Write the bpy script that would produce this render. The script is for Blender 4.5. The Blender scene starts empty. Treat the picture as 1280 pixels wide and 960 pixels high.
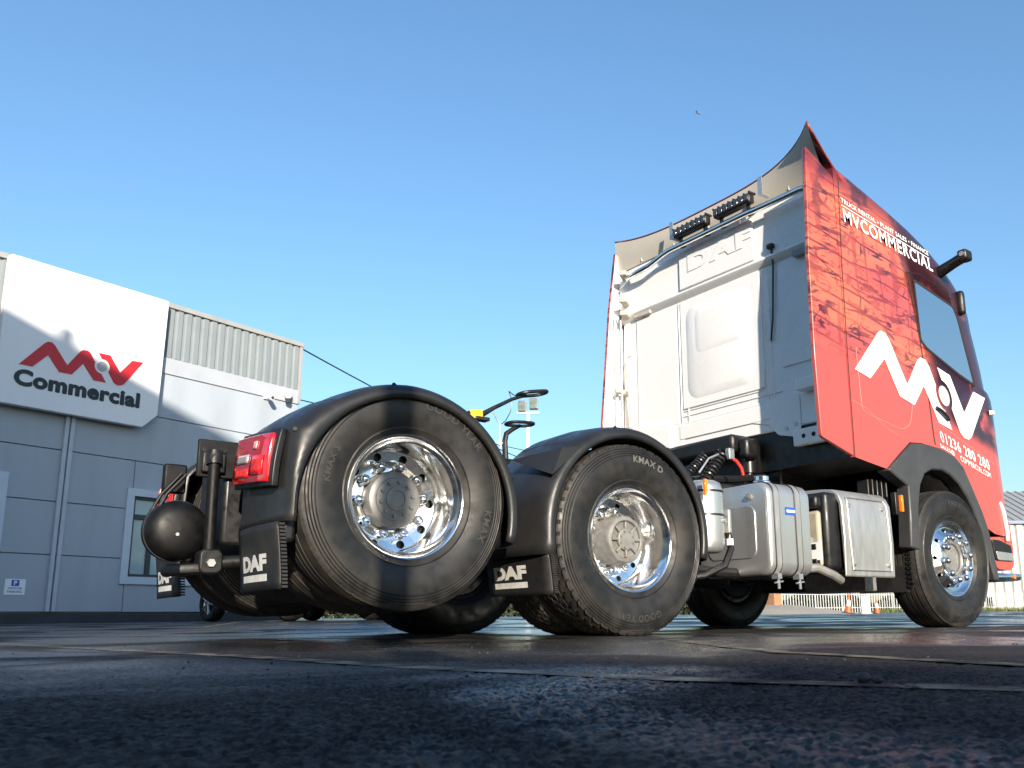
import bpy, bmesh, math, random
import numpy as np
from mathutils import Vector, Matrix
R = math.radians
random.seed(7); rng = np.random.default_rng(11)
scn = bpy.context.scene
col = scn.collection

# ------------------------------------------------------------------ camera
YAW, PITCH, ROLL = R(52.19), R(11.685), R(-0.6157)
cam_d = bpy.data.cameras.new('camera'); cam = bpy.data.objects.new('camera', cam_d); col.objects.link(cam)
fwd = Vector((math.cos(PITCH)*math.cos(YAW), math.cos(PITCH)*math.sin(YAW), math.sin(PITCH)))
rt0 = Vector((math.sin(YAW), -math.cos(YAW), 0)); up0 = rt0.cross(fwd)
rt = rt0*math.cos(ROLL) + up0*math.sin(ROLL); up = up0*math.cos(ROLL) - rt0*math.sin(ROLL)
CAM = Vector((-6.485, -4.8744, 0.0898))
m = Matrix((rt, up, -fwd)).transposed().to_4x4(); m.translation = CAM
cam.matrix_world = m
cam_d.sensor_width = 36; cam_d.lens = 30.689
cam_d.shift_x = (640-722.89)/1280; cam_d.shift_y = (548.04-480)/1280
cam_d.clip_start = 0.02; cam_d.clip_end = 3000
cam_d.dof.use_dof = True; cam_d.dof.focus_distance = 4.6; cam_d.dof.aperture_fstop = 16
scn.camera = cam

# ------------------------------------------------------------------ light
SUN_EL = R(16)
LX, LY = 0.395, 0.919                      # horizontal direction the sunlight travels
world = bpy.data.worlds.new('World'); scn.world = world; world.use_nodes = True
wn = world.node_tree.nodes; wl = world.node_tree.links
bg = wn['Background']; sky = wn.new('ShaderNodeTexSky'); sky.sky_type = 'NISHITA'
sky.sun_disc = False; sky.sun_elevation = SUN_EL; sky.sun_rotation = math.atan2(-LX, -LY)
sky.air_density = 1.5; sky.dust_density = 1.3; sky.ozone_density = 5.5; sky.altitude = 0
wl.new(sky.outputs[0], bg.inputs[0]); bg.inputs[1].default_value = 0.136
sun_d = bpy.data.lights.new('sun', 'SUN'); sun_d.energy = 4.9; sun_d.angle = R(0.53); sun_d.color = (1, .885, .735)
sun = bpy.data.objects.new('sun', sun_d); col.objects.link(sun)
sdir = Vector((LX*math.cos(SUN_EL), LY*math.cos(SUN_EL), -math.sin(SUN_EL)))
sun.rotation_euler = sdir.to_track_quat('-Z', 'Y').to_euler()
sun.location = (-20, -40, 20)
vs = scn.view_settings; vs.view_transform = 'Standard'; vs.look = 'None'; vs.gamma = 1; vs.exposure = 0.92
vs.use_curve_mapping = False

# ------------------------------------------------------------------ helpers
def newobj(name, data, parent=None, loc=None, rot=None):
    o = bpy.data.objects.new(name, data); col.objects.link(o)
    if parent is not None: o.parent = parent
    if loc is not None: o.location = loc
    if rot is not None: o.rotation_euler = rot
    return o
def tag(o, label=None, cat=None, group=None, kind=None):
    if label: o['label'] = label
    if cat: o['category'] = cat
    if group: o['group'] = group
    if kind: o['kind'] = kind
    return o
def empty(name, loc=(0,0,0), rz=0):
    o = newobj(name, None, None, loc, (0,0,rz)); o.empty_display_size = .2
    return o
def copy_tree(o, parent=None):
    c = o.copy(); col.objects.link(c); c.parent = parent
    for ch in [k for k in bpy.data.objects if k.parent == o]: copy_tree(ch, c)
    return c

class MB:
    def __init__(s): s.v = []; s.f = []
    def add(s, vs_, fs):
        n = len(s.v); s.v += [tuple(q) for q in vs_]; s.f += [tuple(i+n for i in f) for f in fs]; return s
    def box(s, x0, x1, y0, y1, z0, z1):
        vs_ = [(x,y,z) for x in (x0,x1) for y in (y0,y1) for z in (z0,z1)]
        return s.add(vs_, [(0,1,3,2),(4,6,7,5),(0,4,5,1),(2,3,7,6),(0,2,6,4),(1,5,7,3)])
    def obox(s, c, ax, ay, az):          # oriented box: centre and three half-axis vectors
        c, ax, ay, az = map(Vector, (c, ax, ay, az))
        vs_ = [c+a*ax+b*ay+d*az for a in (-1,1) for b in (-1,1) for d in (-1,1)]
        return s.add(vs_, [(0,1,3,2),(4,6,7,5),(0,4,5,1),(2,3,7,6),(0,2,6,4),(1,5,7,3)])
    def cyl(s, p0, p1, r0, r1=None, n=24, caps=True):
        p0, p1 = Vector(p0), Vector(p1); r1 = r0 if r1 is None else r1
        a = (p1-p0).normalized(); t = Vector((0,0,1)) if abs(a.z) < .9 else Vector((1,0,0))
        e1 = a.cross(t).normalized(); e2 = a.cross(e1)
        vs_ = []
        for p, r in ((p0,r0),(p1,r1)):
            for i in range(n):
                w = 2*math.pi*i/n; vs_.append(p + e1*(r*math.cos(w)) + e2*(r*math.sin(w)))
        fs = [(i, (i+1)%n, n+(i+1)%n, n+i) for i in range(n)]
        if caps: fs += [tuple(range(n-1,-1,-1)), tuple(range(n, 2*n))]
        return s.add(vs_, fs)
    def tube(s, pts, r, n=10, closed=False, caps=True):
        pts = [Vector(q) for q in pts]; L = len(pts); vs_ = []; fs = []
        nrm = None
        for i in range(L):
            if closed: t = (pts[(i+1)%L]-pts[i-1])
            else: t = pts[min(i+1,L-1)]-pts[max(i-1,0)]
            t.normalize()
            if nrm is None:
                nrm = t.cross(Vector((0,0,1)) if abs(t.z) < .9 else Vector((1,0,0))).normalized()
            else:
                nrm = (nrm - t*nrm.dot(t)).normalized()
            b = t.cross(nrm); rr = r[i] if isinstance(r, (list,tuple)) else r
            for k in range(n):
                w = 2*math.pi*k/n; vs_.append(pts[i] + nrm*(rr*math.cos(w)) + b*(rr*math.sin(w)))
        M_ = L if closed else L-1
        for i in range(M_):
            j = (i+1)%L
            for k in range(n): fs.append((i*n+k, i*n+(k+1)%n, j*n+(k+1)%n, j*n+k))
        if not closed and caps: fs += [tuple(range(n-1,-1,-1)), tuple(range((L-1)*n, L*n))]
        return s.add(vs_, fs)
    def lathe(s, prof, n=64, c=(0,0,0), axis='y', close=False, rfun=None):
        vs_ = []; P = len(prof)
        for i in range(n):
            w = 2*math.pi*i/n; cw, sw = math.cos(w), math.sin(w)
            for j,(r, h) in enumerate(prof):
                if rfun: r = rfun(r, h, w, j)
                if axis == 'y': vs_.append((c[0]+r*cw, c[1]+h, c[2]+r*sw))
                elif axis == 'z': vs_.append((c[0]+r*cw, c[1]+r*sw, c[2]+h))
                else: vs_.append((c[0]+h, c[1]+r*cw, c[2]+r*sw))
        fs = []
        Q = P if close else P-1
        for i in range(n):
            k = (i+1)%n
            for j in range(Q):
                j2 = (j+1)%P; fs.append((i*P+j, k*P+j, k*P+j2, i*P+j2))
        return s.add(vs_, fs)
    def prism(s, poly, fn, a, b):        # poly: 2-D points; fn(u,v,h) -> xyz; extruded from h=a to h=b
        n = len(poly)
        vs_ = [fn(u,v,a) for u,v in poly] + [fn(u,v,b) for u,v in poly]
        fs = [tuple(range(n-1,-1,-1)), tuple(range(n,2*n))] + [(i,(i+1)%n,n+(i+1)%n,n+i) for i in range(n)]
        return s.add(vs_, fs)
    def grid(s, fn, nu, nv):
        vs_ = [fn(i/(nu-1), j/(nv-1)) for i in range(nu) for j in range(nv)]
        fs = [(i*nv+j, (i+1)*nv+j, (i+1)*nv+j+1, i*nv+j+1) for i in range(nu-1) for j in range(nv-1)]
        return s.add(vs_, fs)
    def mesh(s, name, mat=None, smooth=35):
        me = bpy.data.meshes.new(name); me.from_pydata([tuple(q) for q in s.v], [], s.f); me.update()
        bm = bmesh.new(); bm.from_mesh(me); bmesh.ops.recalc_face_normals(bm, faces=bm.faces); bm.to_mesh(me); bm.free()
        if smooth:
            me.shade_smooth(); me.set_sharp_from_angle(angle=R(smooth))
        if mat: me.materials.append(mat)
        return me
    def build(s, name, mat, parent=None, bevel=0, seg=2, smooth=35, solid=0, loc=None, rot=None):
        o = newobj(name, s.mesh(name, mat, smooth), parent, loc, rot)
        if solid:
            md = o.modifiers.new('solid','SOLIDIFY'); md.thickness = solid; md.offset = 0
        if bevel:
            md = o.modifiers.new('bevel','BEVEL'); md.width = bevel; md.segments = seg; md.limit_method = 'ANGLE'; md.angle_limit = R(30)
        return o

XZ = lambda y: None
def fxz(u, v, h): return (u, h, v)       # polygon in the xz plane, extruded along y
def fyz(u, v, h): return (h, u, v)
def fxy(u, v, h): return (u, v, h)
def rrect(x0, x1, z0, z1, r, n=6):
    out = []
    for cx, cz, a0 in ((x1-r,z1-r,0),(x0+r,z1-r,90),(x0+r,z0+r,180),(x1-r,z0+r,270)):
        for k in range(n+1):
            a = R(a0+90*k/n); out.append((cx+r*math.cos(a), cz+r*math.sin(a)))
    return out
def dense(poly, step):
    out = []
    for i in range(len(poly)):
        a, b = poly[i], poly[(i+1)%len(poly)]; L = math.hypot(b[0]-a[0], b[1]-a[1]); n = max(1, int(L/step))
        out += [(a[0]+(b[0]-a[0])*k/n, a[1]+(b[1]-a[1])*k/n) for k in range(n)]
    return out
def round_corners(poly, rad, n=5):
    out = []
    for i, p in enumerate(poly):
        r = rad[i] if isinstance(rad, (list,tuple)) else rad
        if r <= 0: out.append(p); continue
        P = Vector(p); A = Vector(poly[i-1])-P; B = Vector(poly[(i+1)%len(poly)])-P
        t = min(r, A.length*.45, B.length*.45); a = P+A.normalized()*t; b = P+B.normalized()*t
        for k in range(n+1):
            s_ = k/n; q = a*(1-s_)**2 + P*2*s_*(1-s_) + b*s_**2; out.append((q.x, q.y))
    return out
def text2d(txt, size, bold=0.0, align='LEFT', spacing=1.0, shear=0.0):
    cu = bpy.data.curves.new('lettering', 'FONT'); cu.body = txt; cu.size = size; cu.offset = bold*size
    cu.align_x = align; cu.space_character = spacing; cu.resolution_u = 4; cu.shear = shear
    o = bpy.data.objects.new('lettering', cu); col.objects.link(o)
    dg = bpy.context.evaluated_depsgraph_get(); me = bpy.data.meshes.new_from_object(o.evaluated_get(dg))
    vs_ = [(v.co.x, v.co.y) for v in me.vertices]; fs = [tuple(p.vertices) for p in me.polygons]
    bpy.data.objects.remove(o); bpy.data.curves.remove(cu); bpy.data.meshes.remove(me)
    return vs_, fs
def fit2d(vf, x0, x1, y0, y1):            # scale a lettering so that it fills a box exactly
    vs_, fs = vf; xs = [v[0] for v in vs_]; ys = [v[1] for v in vs_]
    ax, bx, ay, by = min(xs), max(xs), min(ys), max(ys)
    return [(x0+(v[0]-ax)/(bx-ax)*(x1-x0), y0+(v[1]-ay)/(by-ay)*(y1-y0)) for v in vs_], fs
def heavy(vf, d, fn):                     # a bolder lettering: copies a hair apart, each a little prouder; fn(u,v,k) -> xyz
    vs_, fs = vf; b = MB()
    for k, (du, dv) in enumerate(((0,0),(d,0),(-d,0),(0,d),(0,-d))): b.add([fn(u+du, v+dv, k) for u, v in vs_], fs)
    return b
def lerp(x, xs, ys): return float(np.interp(x, xs, ys))

# ------------------------------------------------------------------ materials
MAT = {}
def mat(name, color, rough=.5, metal=0, noise=0, nscale=20, rnoise=0, bump=0, bscale=200, coat=0, spec=.5, detail=4, emit=None, stretch=None, dirt=0, dirtcol=(.09,.07,.05)):
    if name in MAT: return MAT[name]
    m_ = bpy.data.materials.new(name); m_.use_nodes = True; nt = m_.node_tree; N = nt.nodes; L = nt.links
    b = N['Principled BSDF']; b.inputs['Base Color'].default_value = (*color, 1); b.inputs['Roughness'].default_value = rough
    b.inputs['Metallic'].default_value = metal; b.inputs['Specular IOR Level'].default_value = spec
    if coat: b.inputs['Coat Weight'].default_value = coat; b.inputs['Coat Roughness'].default_value = .04
    tc = N.new('ShaderNodeTexCoord'); src = tc.outputs['Object']
    if stretch:
        mp = N.new('ShaderNodeMapping'); mp.inputs['Scale'].default_value = stretch; L.new(src, mp.inputs[0]); src = mp.outputs[0]
    def nz(sc, det=detail):
        t = N.new('ShaderNodeTexNoise'); t.inputs['Scale'].default_value = sc; t.inputs['Detail'].default_value = det; L.new(src, t.inputs['Vector']); return t.outputs['Fac']
    colout = None
    if noise:
        t = nz(nscale); r_ = N.new('ShaderNodeMapRange'); r_.inputs[1].default_value = .3; r_.inputs[2].default_value = .7
        r_.inputs[3].default_value = 1-noise; r_.inputs[4].default_value = 1+noise; L.new(t, r_.inputs[0])
        mx = N.new('ShaderNodeMix'); mx.data_type = 'RGBA'; mx.blend_type = 'MULTIPLY'; mx.inputs[0].default_value = 1
        mx.inputs[6].default_value = (*color, 1); L.new(r_.outputs[0], mx.inputs[7]); colout = mx.outputs[2]
    if dirt:
        t = nz(nscale*.35+1.3, 6); r_ = N.new('ShaderNodeMapRange'); r_.inputs[1].default_value = .48; r_.inputs[2].default_value = .72
        r_.inputs[3].default_value = 0; r_.inputs[4].default_value = dirt; L.new(t, r_.inputs[0])
        mx = N.new('ShaderNodeMix'); mx.data_type = 'RGBA'; L.new(r_.outputs[0], mx.inputs[0]); mx.inputs[7].default_value = (*dirtcol, 1)
        if colout: L.new(colout, mx.inputs[6])
        else: mx.inputs[6].default_value = (*color, 1)
        colout = mx.outputs[2]
    if colout: L.new(colout, b.inputs['Base Color'])
    if rnoise:
        t = nz(nscale*1.7+3); r_ = N.new('ShaderNodeMapRange'); r_.inputs[1].default_value = .3; r_.inputs[2].default_value = .7
        r_.inputs[3].default_value = max(0.02, rough-rnoise); r_.inputs[4].default_value = min(1, rough+rnoise); L.new(t, r_.inputs[0]); L.new(r_.outputs[0], b.inputs['Roughness'])
    if bump:
        t = nz(bscale, 3); bp = N.new('ShaderNodeBump'); bp.inputs['Strength'].default_value = bump; bp.inputs['Distance'].default_value = .002
        L.new(t, bp.inputs['Height']); L.new(bp.outputs[0], b.inputs['Normal'])
    if emit: b.inputs['Emission Color'].default_value = (*color, 1); b.inputs['Emission Strength'].default_value = emit
    MAT[name] = m_; return m_

m_white = mat('white_paint', (.82,.82,.81), .28, coat=.5, noise=.012, nscale=2, rnoise=.05)
m_white_in = mat('white_plastic', (.50,.46,.39), .45, noise=.04, nscale=4)
m_black = mat('black_plastic', (.008,.008,.0085), .42, noise=.25, nscale=9, rnoise=.12, bump=.12, bscale=420)
m_gloss = mat('black_enamel', (.0035,.0035,.004), .5, spec=.3, noise=.3, nscale=10, rnoise=.1)
m_fender = mat('fender_plastic', (.015,.0155,.0165), .40, noise=.25, nscale=5, rnoise=.12, bump=.22, bscale=520, dirt=.25, dirtcol=(.04,.035,.028))
m_flare = mat('flare_plastic', (.042,.043,.046), .45, noise=.15, nscale=6, rnoise=.1, bump=.2, bscale=500)
m_chassis = mat('chassis_paint', (.007,.007,.0075), .45, noise=.3, nscale=12, rnoise=.15, dirt=.3, dirtcol=(.028,.023,.018))
m_rubber = mat('tyre_rubber', (.010,.0095,.009), .52, noise=.3, nscale=9, rnoise=.14, bump=.18, bscale=260, dirt=.5, dirtcol=(.030,.025,.019))
m_rubber2 = mat('tyre_tread_rubber', (.013,.012,.011), .7, noise=.3, nscale=14, bump=.2, bscale=300, dirt=.6, dirtcol=(.070,.054,.038))
m_letter = mat('tyre_lettering', (.10,.094,.084), .6, noise=.2, nscale=60)
m_letter2 = mat('tyre_raised_rubber', (.033,.030,.026), .5, noise=.2, nscale=40)
m_chrome = mat('polished_aluminium', (.88,.87,.85), .15, 1, noise=.05, nscale=9, rnoise=.06)
m_nut = mat('chromed_nut', (.88,.88,.88), .07, 1)
m_hub = mat('hub_grey_paint', (.18,.18,.175), .45, .3, noise=.15, nscale=22, dirt=.3, dirtcol=(.10,.08,.06))
m_hubl = mat('hub_pale_paint', (.225,.22,.21), .5, .3, noise=.2, nscale=25, dirt=.45, dirtcol=(.12,.095,.065))
m_alu = mat('brushed_aluminium', (.52,.53,.525), .32, .75, noise=.08, nscale=5, rnoise=.1, stretch=(1,1,.25))
m_cover = mat('cover_aluminium', (.48,.48,.465), .42, .7, noise=.1, nscale=6, rnoise=.1, stretch=(4,1,.8), dirt=.25, dirtcol=(.30,.26,.21))
m_steel = mat('galvanised_steel', (.5,.51,.52), .4, .8, noise=.12, nscale=30)
m_redglass = mat('red_lens', (.45,.006,.012), .08, coat=1, noise=.3, nscale=25)
m_redglow = mat('red_reflector', (.75,.02,.02), .2, noise=.5, nscale=60)
m_orange = mat('amber_lens', (.85,.20,.01), .15, coat=.6)
m_whitevinyl = mat('white_vinyl', (.82,.82,.82), .35)
m_greyvinyl = mat('grey_vinyl', (.42,.42,.41), .4)
m_flaptext = mat('flap_print', (.62,.62,.60), .6, noise=.08, nscale=40, dirt=.3, dirtcol=(.2,.19,.17))
m_flap = mat('flap_rubber', (.012,.012,.013), .5, noise=.2, nscale=9, rnoise=.1, dirt=.25, dirtcol=(.05,.045,.038))
m_seam = mat('seam_gap', (.012,.011,.011), .8)
m_hoseb = mat('hose_black', (.010,.010,.011), .35)
m_hoser = mat('hose_red', (.6,.03,.02), .35)
m_yellow = mat('yellow_tag', (.75,.45,.02), .5)
m_blue = mat('blue_sticker', (.02,.09,.42), .4)
m_beige = mat('beige_tank', (.33,.29,.22), .55, noise=.15, nscale=12)

# ------------------------------------------------------------------ ground
CY, SY_ = math.cos(YAW), math.sin(YAW)
def gz(x, y):
    d = (x-CAM.x)*CY + (y-CAM.y)*SY_
    t = np.clip((d-6.5)/10.5, 0, 1); t = t*t*(3-2*t)
    return .115*t + .004*np.clip(d-17, 0, 70)
def axis_coords(a, b, lo, hi):           # 4.5 mm mesh in the foreground, coarser and coarser away from it
    out = list(np.arange(a, b, .0045))
    def grow(x, sgn, lim):
        st, r_ = .0045, []
        while (x-lim)*sgn < 0:
            st *= 1.017 if st < .05 else 1.18
            x += sgn*st; r_.append(x)
        return r_
    return np.array(grow(out[0], -1, lo)[::-1]+out+grow(out[-1], 1, hi))
gx = axis_coords(-6.45, -5.35, -160, 700); gy = axis_coords(-4.85, -3.75, -160, 700)
GX, GY = np.meshgrid(gx, gy, indexing='ij')
def vnoise(X, Y, sc, seed):               # smooth value noise
    r_ = np.random.default_rng(seed).random((256,256)); x, y = X*sc, Y*sc
    xi, yi = np.floor(x).astype(int), np.floor(y).astype(int); fx, fy = x-xi, y-yi; fx = fx*fx*(3-2*fx); fy = fy*fy*(3-2*fy)
    g = lambda a, b: r_[a % 256, b % 256]
    return (g(xi,yi)*(1-fx)+g(xi+1,yi)*fx)*(1-fy)+(g(xi,yi+1)*(1-fx)+g(xi+1,yi+1)*fx)*fy
GZ = gz(GX, GY)
dist = np.hypot(GX-CAM.x, GY-CAM.y); near = np.clip((4.2-dist)/2.2, 0, 1)
wn_ = np.random.default_rng(8).random(GX.shape); wn_ = .6*wn_+.1*(np.roll(wn_,1,0)+np.roll(wn_,-1,0)+np.roll(wn_,1,1)+np.roll(wn_,-1,1))
agg = (wn_-.5)*.0092*np.clip((2.6-dist)/1.2,.15,1) + (vnoise(GX,GY,110,4)-.5)*.0022 + (vnoise(GX,GY,30,2)-.5)*.0022 + (vnoise(GX,GY,5,3)-.5)*.004
agg = np.where(agg > 0, agg*.6, agg*1.2)
GZ = GZ + near*(agg-.0012) - .001
nx, ny = GX.shape
idx = np.arange(nx*ny).reshape(nx, ny)
quads = np.stack([idx[:-1,:-1], idx[1:,:-1], idx[1:,1:], idx[:-1,1:]], -1).reshape(-1,4)
gme = bpy.data.meshes.new('ground')
gme.vertices.add(nx*ny); gme.vertices.foreach_set('co', np.stack([GX,GY,GZ],-1).astype(np.float32).ravel())
gme.loops.add(quads.size); gme.loops.foreach_set('vertex_index', quads.astype(np.int32).ravel())
gme.polygons.add(len(quads)); gme.polygons.foreach_set('loop_start', np.arange(0, quads.size, 4, dtype=np.int32)); gme.polygons.foreach_set('loop_total', np.full(len(quads), 4, np.int32))
gme.update(); gme.validate(); gme.shade_smooth()

def asphalt(name, dark, light, paint=None):
    m_ = bpy.data.materials.new(name); m_.use_nodes = True; nt = m_.node_tree; N = nt.nodes; L = nt.links; b = N['Principled BSDF']
    tc = N.new('ShaderNodeTexCoord'); P_ = tc.outputs['Object']
    def nz(sc, det=5, dist=0):
        t = N.new('ShaderNodeTexNoise'); t.inputs['Scale'].default_value = sc; t.inputs['Detail'].default_value = det; t.inputs['Distortion'].default_value = dist
        L.new(P_, t.inputs['Vector']); return t.outputs['Fac']
    def ramp(f, a, b_, c0, c1):
        r_ = N.new('ShaderNodeMapRange'); r_.inputs[1].default_value = a; r_.inputs[2].default_value = b_; r_.inputs[3].default_value = c0; r_.inputs[4].default_value = c1; L.new(f, r_.inputs[0]); return r_.outputs[0]
    def mix(f, a, b_):
        x = N.new('ShaderNodeMix'); x.data_type = 'RGBA'; L.new(f, x.inputs[0])
        for k, q in ((6,a),(7,b_)):
            if isinstance(q, tuple): x.inputs[k].default_value = (*q, 1)
            else: L.new(q, x.inputs[k])
        return x.outputs[2]
    vor = N.new('ShaderNodeTexVoronoi'); vor.inputs['Scale'].default_value = 110; L.new(P_, vor.inputs['Vector'])
    stone = ramp(vor.outputs['Color'], .55, .95, 0, 1)
    c = mix(stone, dark, light)
    patch = ramp(nz(.55, 6, .6), .38, .66, 0, .5)
    c = mix(patch, c, tuple(k*.55 for k in dark))
    soil = ramp(nz(1.7, 7), .46, .72, 0, .6); c = mix(soil, c, (.060,.045,.032))
    if paint:
        wear = ramp(nz(9, 8, .3), .42, .62, 0, 1); c = mix(wear, c, paint)
    L.new(c, b.inputs['Base Color'])
    sep = N.new('ShaderNodeSeparateXYZ'); L.new(P_, sep.inputs[0])
    side_ = ramp(sep.outputs[1], -3.9, -2.0, 0, .13)                 # the tarmac round the truck has been hosed down
    wet = N.new('ShaderNodeMath'); wet.operation = 'ADD'; L.new(nz(.9, 6, .8), wet.inputs[0]); L.new(side_, wet.inputs[1])
    r1 = ramp(wet.outputs[0], .50, .68, .75, .16)
    mm = N.new('ShaderNodeMath'); mm.operation = 'ADD'; L.new(r1, mm.inputs[0]); L.new(ramp(nz(60, 2), .3, .7, -.06, .12), mm.inputs[1])
    L.new(mm.outputs[0], b.inputs['Roughness']); L.new(ramp(wet.outputs[0], .50, .68, .22, .5), b.inputs['Specular IOR Level'])
    bp = N.new('ShaderNodeBump'); bp.inputs['Strength'].default_value = .55; bp.inputs['Distance'].default_value = .004
    hh = N.new('ShaderNodeMath'); hh.operation = 'ADD'; L.new(vor.outputs['Distance'], hh.inputs[0]); L.new(nz(160, 3), hh.inputs[1])
    L.new(hh.outputs[0], bp.inputs['Height']); L.new(bp.outputs[0], b.inputs['Normal'])
    return m_
m_asphalt = asphalt('wet_asphalt', (.009,.009,.010), (.075,.073,.070))
m_line = asphalt('worn_line_paint', (.02,.019,.018), (.05,.047,.043), paint=(.24,.195,.135))
gme.materials.append(m_asphalt)
tag(newobj('ground', gme), kind='structure')

def strip(name, pts, w, label, cat='road marking', z=.0002, mt=m_line):
    b = MB(); vs_ = []
    P = [Vector((x,y,0)) for x,y in pts]; Q = []
    for a, c in zip(P[:-1], P[1:]):
        n = max(1, int((c-a).length/.12)); Q += [a+(c-a)*k/n for k in range(n)]
    Q.append(P[-1])
    for i, q in enumerate(Q):
        t = (Q[min(i+1,len(Q)-1)]-Q[max(i-1,0)]).normalized(); s_ = Vector((-t.y,t.x,0))*(w/2*(1+.12*math.sin(i*1.7)))
        for k in (-1, 1):
            a = q+s_*k; vs_.append((a.x, a.y, float(gz(a.x,a.y))+z))
    b.add(vs_, [(2*i,2*i+1,2*i+3,2*i+2) for i in range(len(Q)-1)])
    return tag(b.build(name, mt), label, cat, 'worn painted bay lines')
strip('bay_line', [(-6.1,.6),(-5.89,-.94),(-5.71,-2.35),(-5.645,-3.3),(-5.53,-3.9),(-5.40,-4.25),(-5.22,-4.8)], .075, 'long worn tan bay line crossing the foreground beside the loose dark stone')
strip('bay_line', [(-3.75,-2.0),(-4.2,-2.65),(-4.634,-3.352),(-4.761,-3.779),(-4.849,-4.076),(-4.95,-4.6)], .07, 'faint worn tan line on wet tarmac beyond the long foreground line')
strip('bay_line', [(-3.55,-.35),(-2.6,-2.05)], .09, 'worn pale bay line running under the middle wheels')
strip('bay_line', [(-2.0,.25),(-.2,-1.9)], .09, 'worn pale bay line between the fuel tank and the front wheel')
strip('bay_line', [(-3.5,6.3),(-.6,13.4)], .1, 'pale bay line leading up to the grey building')

# loose stone and grit
def pebble(b, c, r, seed):
    g = np.random.default_rng(seed); n, k = 7, 4; vs_ = [(c[0],c[1],c[2]+r*.8)]
    for i in range(1, k):
        for j in range(n):
            a = 2*math.pi*j/n; ph = math.pi*i/k; q = r*(.75+.5*g.random())
            vs_.append((c[0]+q*math.sin(ph)*math.cos(a), c[1]+q*math.sin(ph)*math.sin(a), c[2]+q*.75*math.cos(ph)))
    vs_.append((c[0],c[1],c[2]-r*.7)); fs = [(0,1+j,1+(j+1)%n) for j in range(n)]
    for i in range(k-2): fs += [(1+i*n+j, 1+(i+1)*n+j, 1+(i+1)*n+(j+1)%n, 1+i*n+(j+1)%n) for j in range(n)]
    l_ = len(vs_)-1; fs += [(l_, 1+(k-2)*n+(j+1)%n, 1+(k-2)*n+j) for j in range(n)]
    b.add(vs_, fs)
m_stone = mat('dark_stone', (.045,.042,.04), .7, noise=.3, nscale=60)
b = MB(); pebble(b, (-5.415,-4.13,.006), .011, 3); pebble(b, (-5.409,-4.148,.004), .007, 5)
tag(b.build('stone', m_stone, smooth=60), 'loose dark stone lying on the worn line in the foreground', 'stone')
b = MB(); g_ = np.random.default_rng(5)
for i in range(420):
    d = .45+4.6*g_.random()**1.4; a = YAW+R(40)*(2*g_.random()-1)*1.05
    x, y = CAM.x+d*math.cos(a), CAM.y+d*math.sin(a)
    pebble(b, (x,y,float(gz(x,y))+.0006), .0011+.0030*g_.random()**3*min(1,d/1.6), i+50)
tag(b.build('loose_grit', m_stone, smooth=60), 'scattered dark grit lying on the tarmac', 'grit', kind='stuff')

# ------------------------------------------------------------------ grey clad building with sign
TH = R(17.8228)
m_panel = mat('grey_wall_panel', (.355,.40,.455), .42, noise=.06, nscale=1.6, rnoise=.1, stretch=(1,1,.16), dirt=.28, dirtcol=(.22,.245,.28))
m_band = mat('pale_flashing', (.37,.40,.45), .45, noise=.05, nscale=2)
m_clad = mat('ribbed_cladding', (.245,.28,.30), .5, .2, noise=.07, nscale=2, dirt=.2, dirtcol=(.28,.28,.24))
m_trim = mat('grey_trim', (.30,.31,.31), .5, noise=.08, nscale=3)
m_dark = mat('dark_plinth', (.035,.036,.04), .7, noise=.2, nscale=5)
m_frame = mat('window_surround', (.52,.58,.66), .4, noise=.04, nscale=3)
m_wbar = mat('dark_window_frame', (.04,.045,.05), .4)
m_pane = mat('frosted_pane', (.36,.46,.47), .12, coat=.5, noise=.1, nscale=1.4)
m_pipe = mat('downpipe_grey', (.44,.49,.56), .35, noise=.05, nscale=4)
m_sign = mat('white_sign_board', (.80,.81,.83), .35, noise=.03, nscale=2.2, stretch=(1,1,.12), dirt=.16, dirtcol=(.55,.54,.50))
m_signred = mat('sign_red', (.55,.018,.028), .35)
m_signblk = mat('sign_black', (.012,.018,.022), .35)
BO = (-4.4906, 13.9713, 0.0); BZ = .12
bld = empty('office_building', (BO[0],BO[1],BZ), TH)
tag(bld, 'grey panelled commercial building with ribbed cladding along its roof edge', 'building')
def bz(z): return z-BZ
SL, SR, TOP = -9.0, 5.56, 6.83
b = MB(); b.box(SL, SR-.02, .06, 11.8, bz(.12), bz(6.6)); b.build('wall_core', m_trim, bld)
b = MB(); b.box(SL, SR-.01, -.03, .06, -.12, bz(.30)); b.build('plinth', m_dark, bld)
js = [.315, 1.361, 2.355, 3.342, 4.33, 5.30]
cols = [(SL,-6.4),(-6.36,-3.1),(-3.06,.25),(.30,SR)]
for i in range(5):
    for (a, c) in cols:
        z0, z1 = js[i]+.008, js[i+1]-.008
        if a > 0 and i in (0, 1, 2):           # panels cut round the window
            w0, w1 = 1.68, 4.72
            pieces = [(a, w0, z0, z1), (w1, c, z0, z1)]
            if i == 0: pieces.append((w0+.002, w1-.002, z0, .92))
            if i == 2: pieces.append((w0+.002, w1-.002, 2.70, z1))
        else: pieces = [(a, c, z0, z1)]
        for q in pieces:
            p_ = MB(); p_.box(q[0]+.006, q[1]-.006, 0, .058, bz(q[2]), bz(q[3])); p_.build('wall_panel', m_panel, bld, bevel=.006)
b = MB(); b.box(SL, SR+.01, -.035, .05, bz(5.29), bz(5.64)); b.build('flashing', m_band, bld, bevel=.004)
pitch = .2035; k = 0; x = SR-.06
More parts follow.
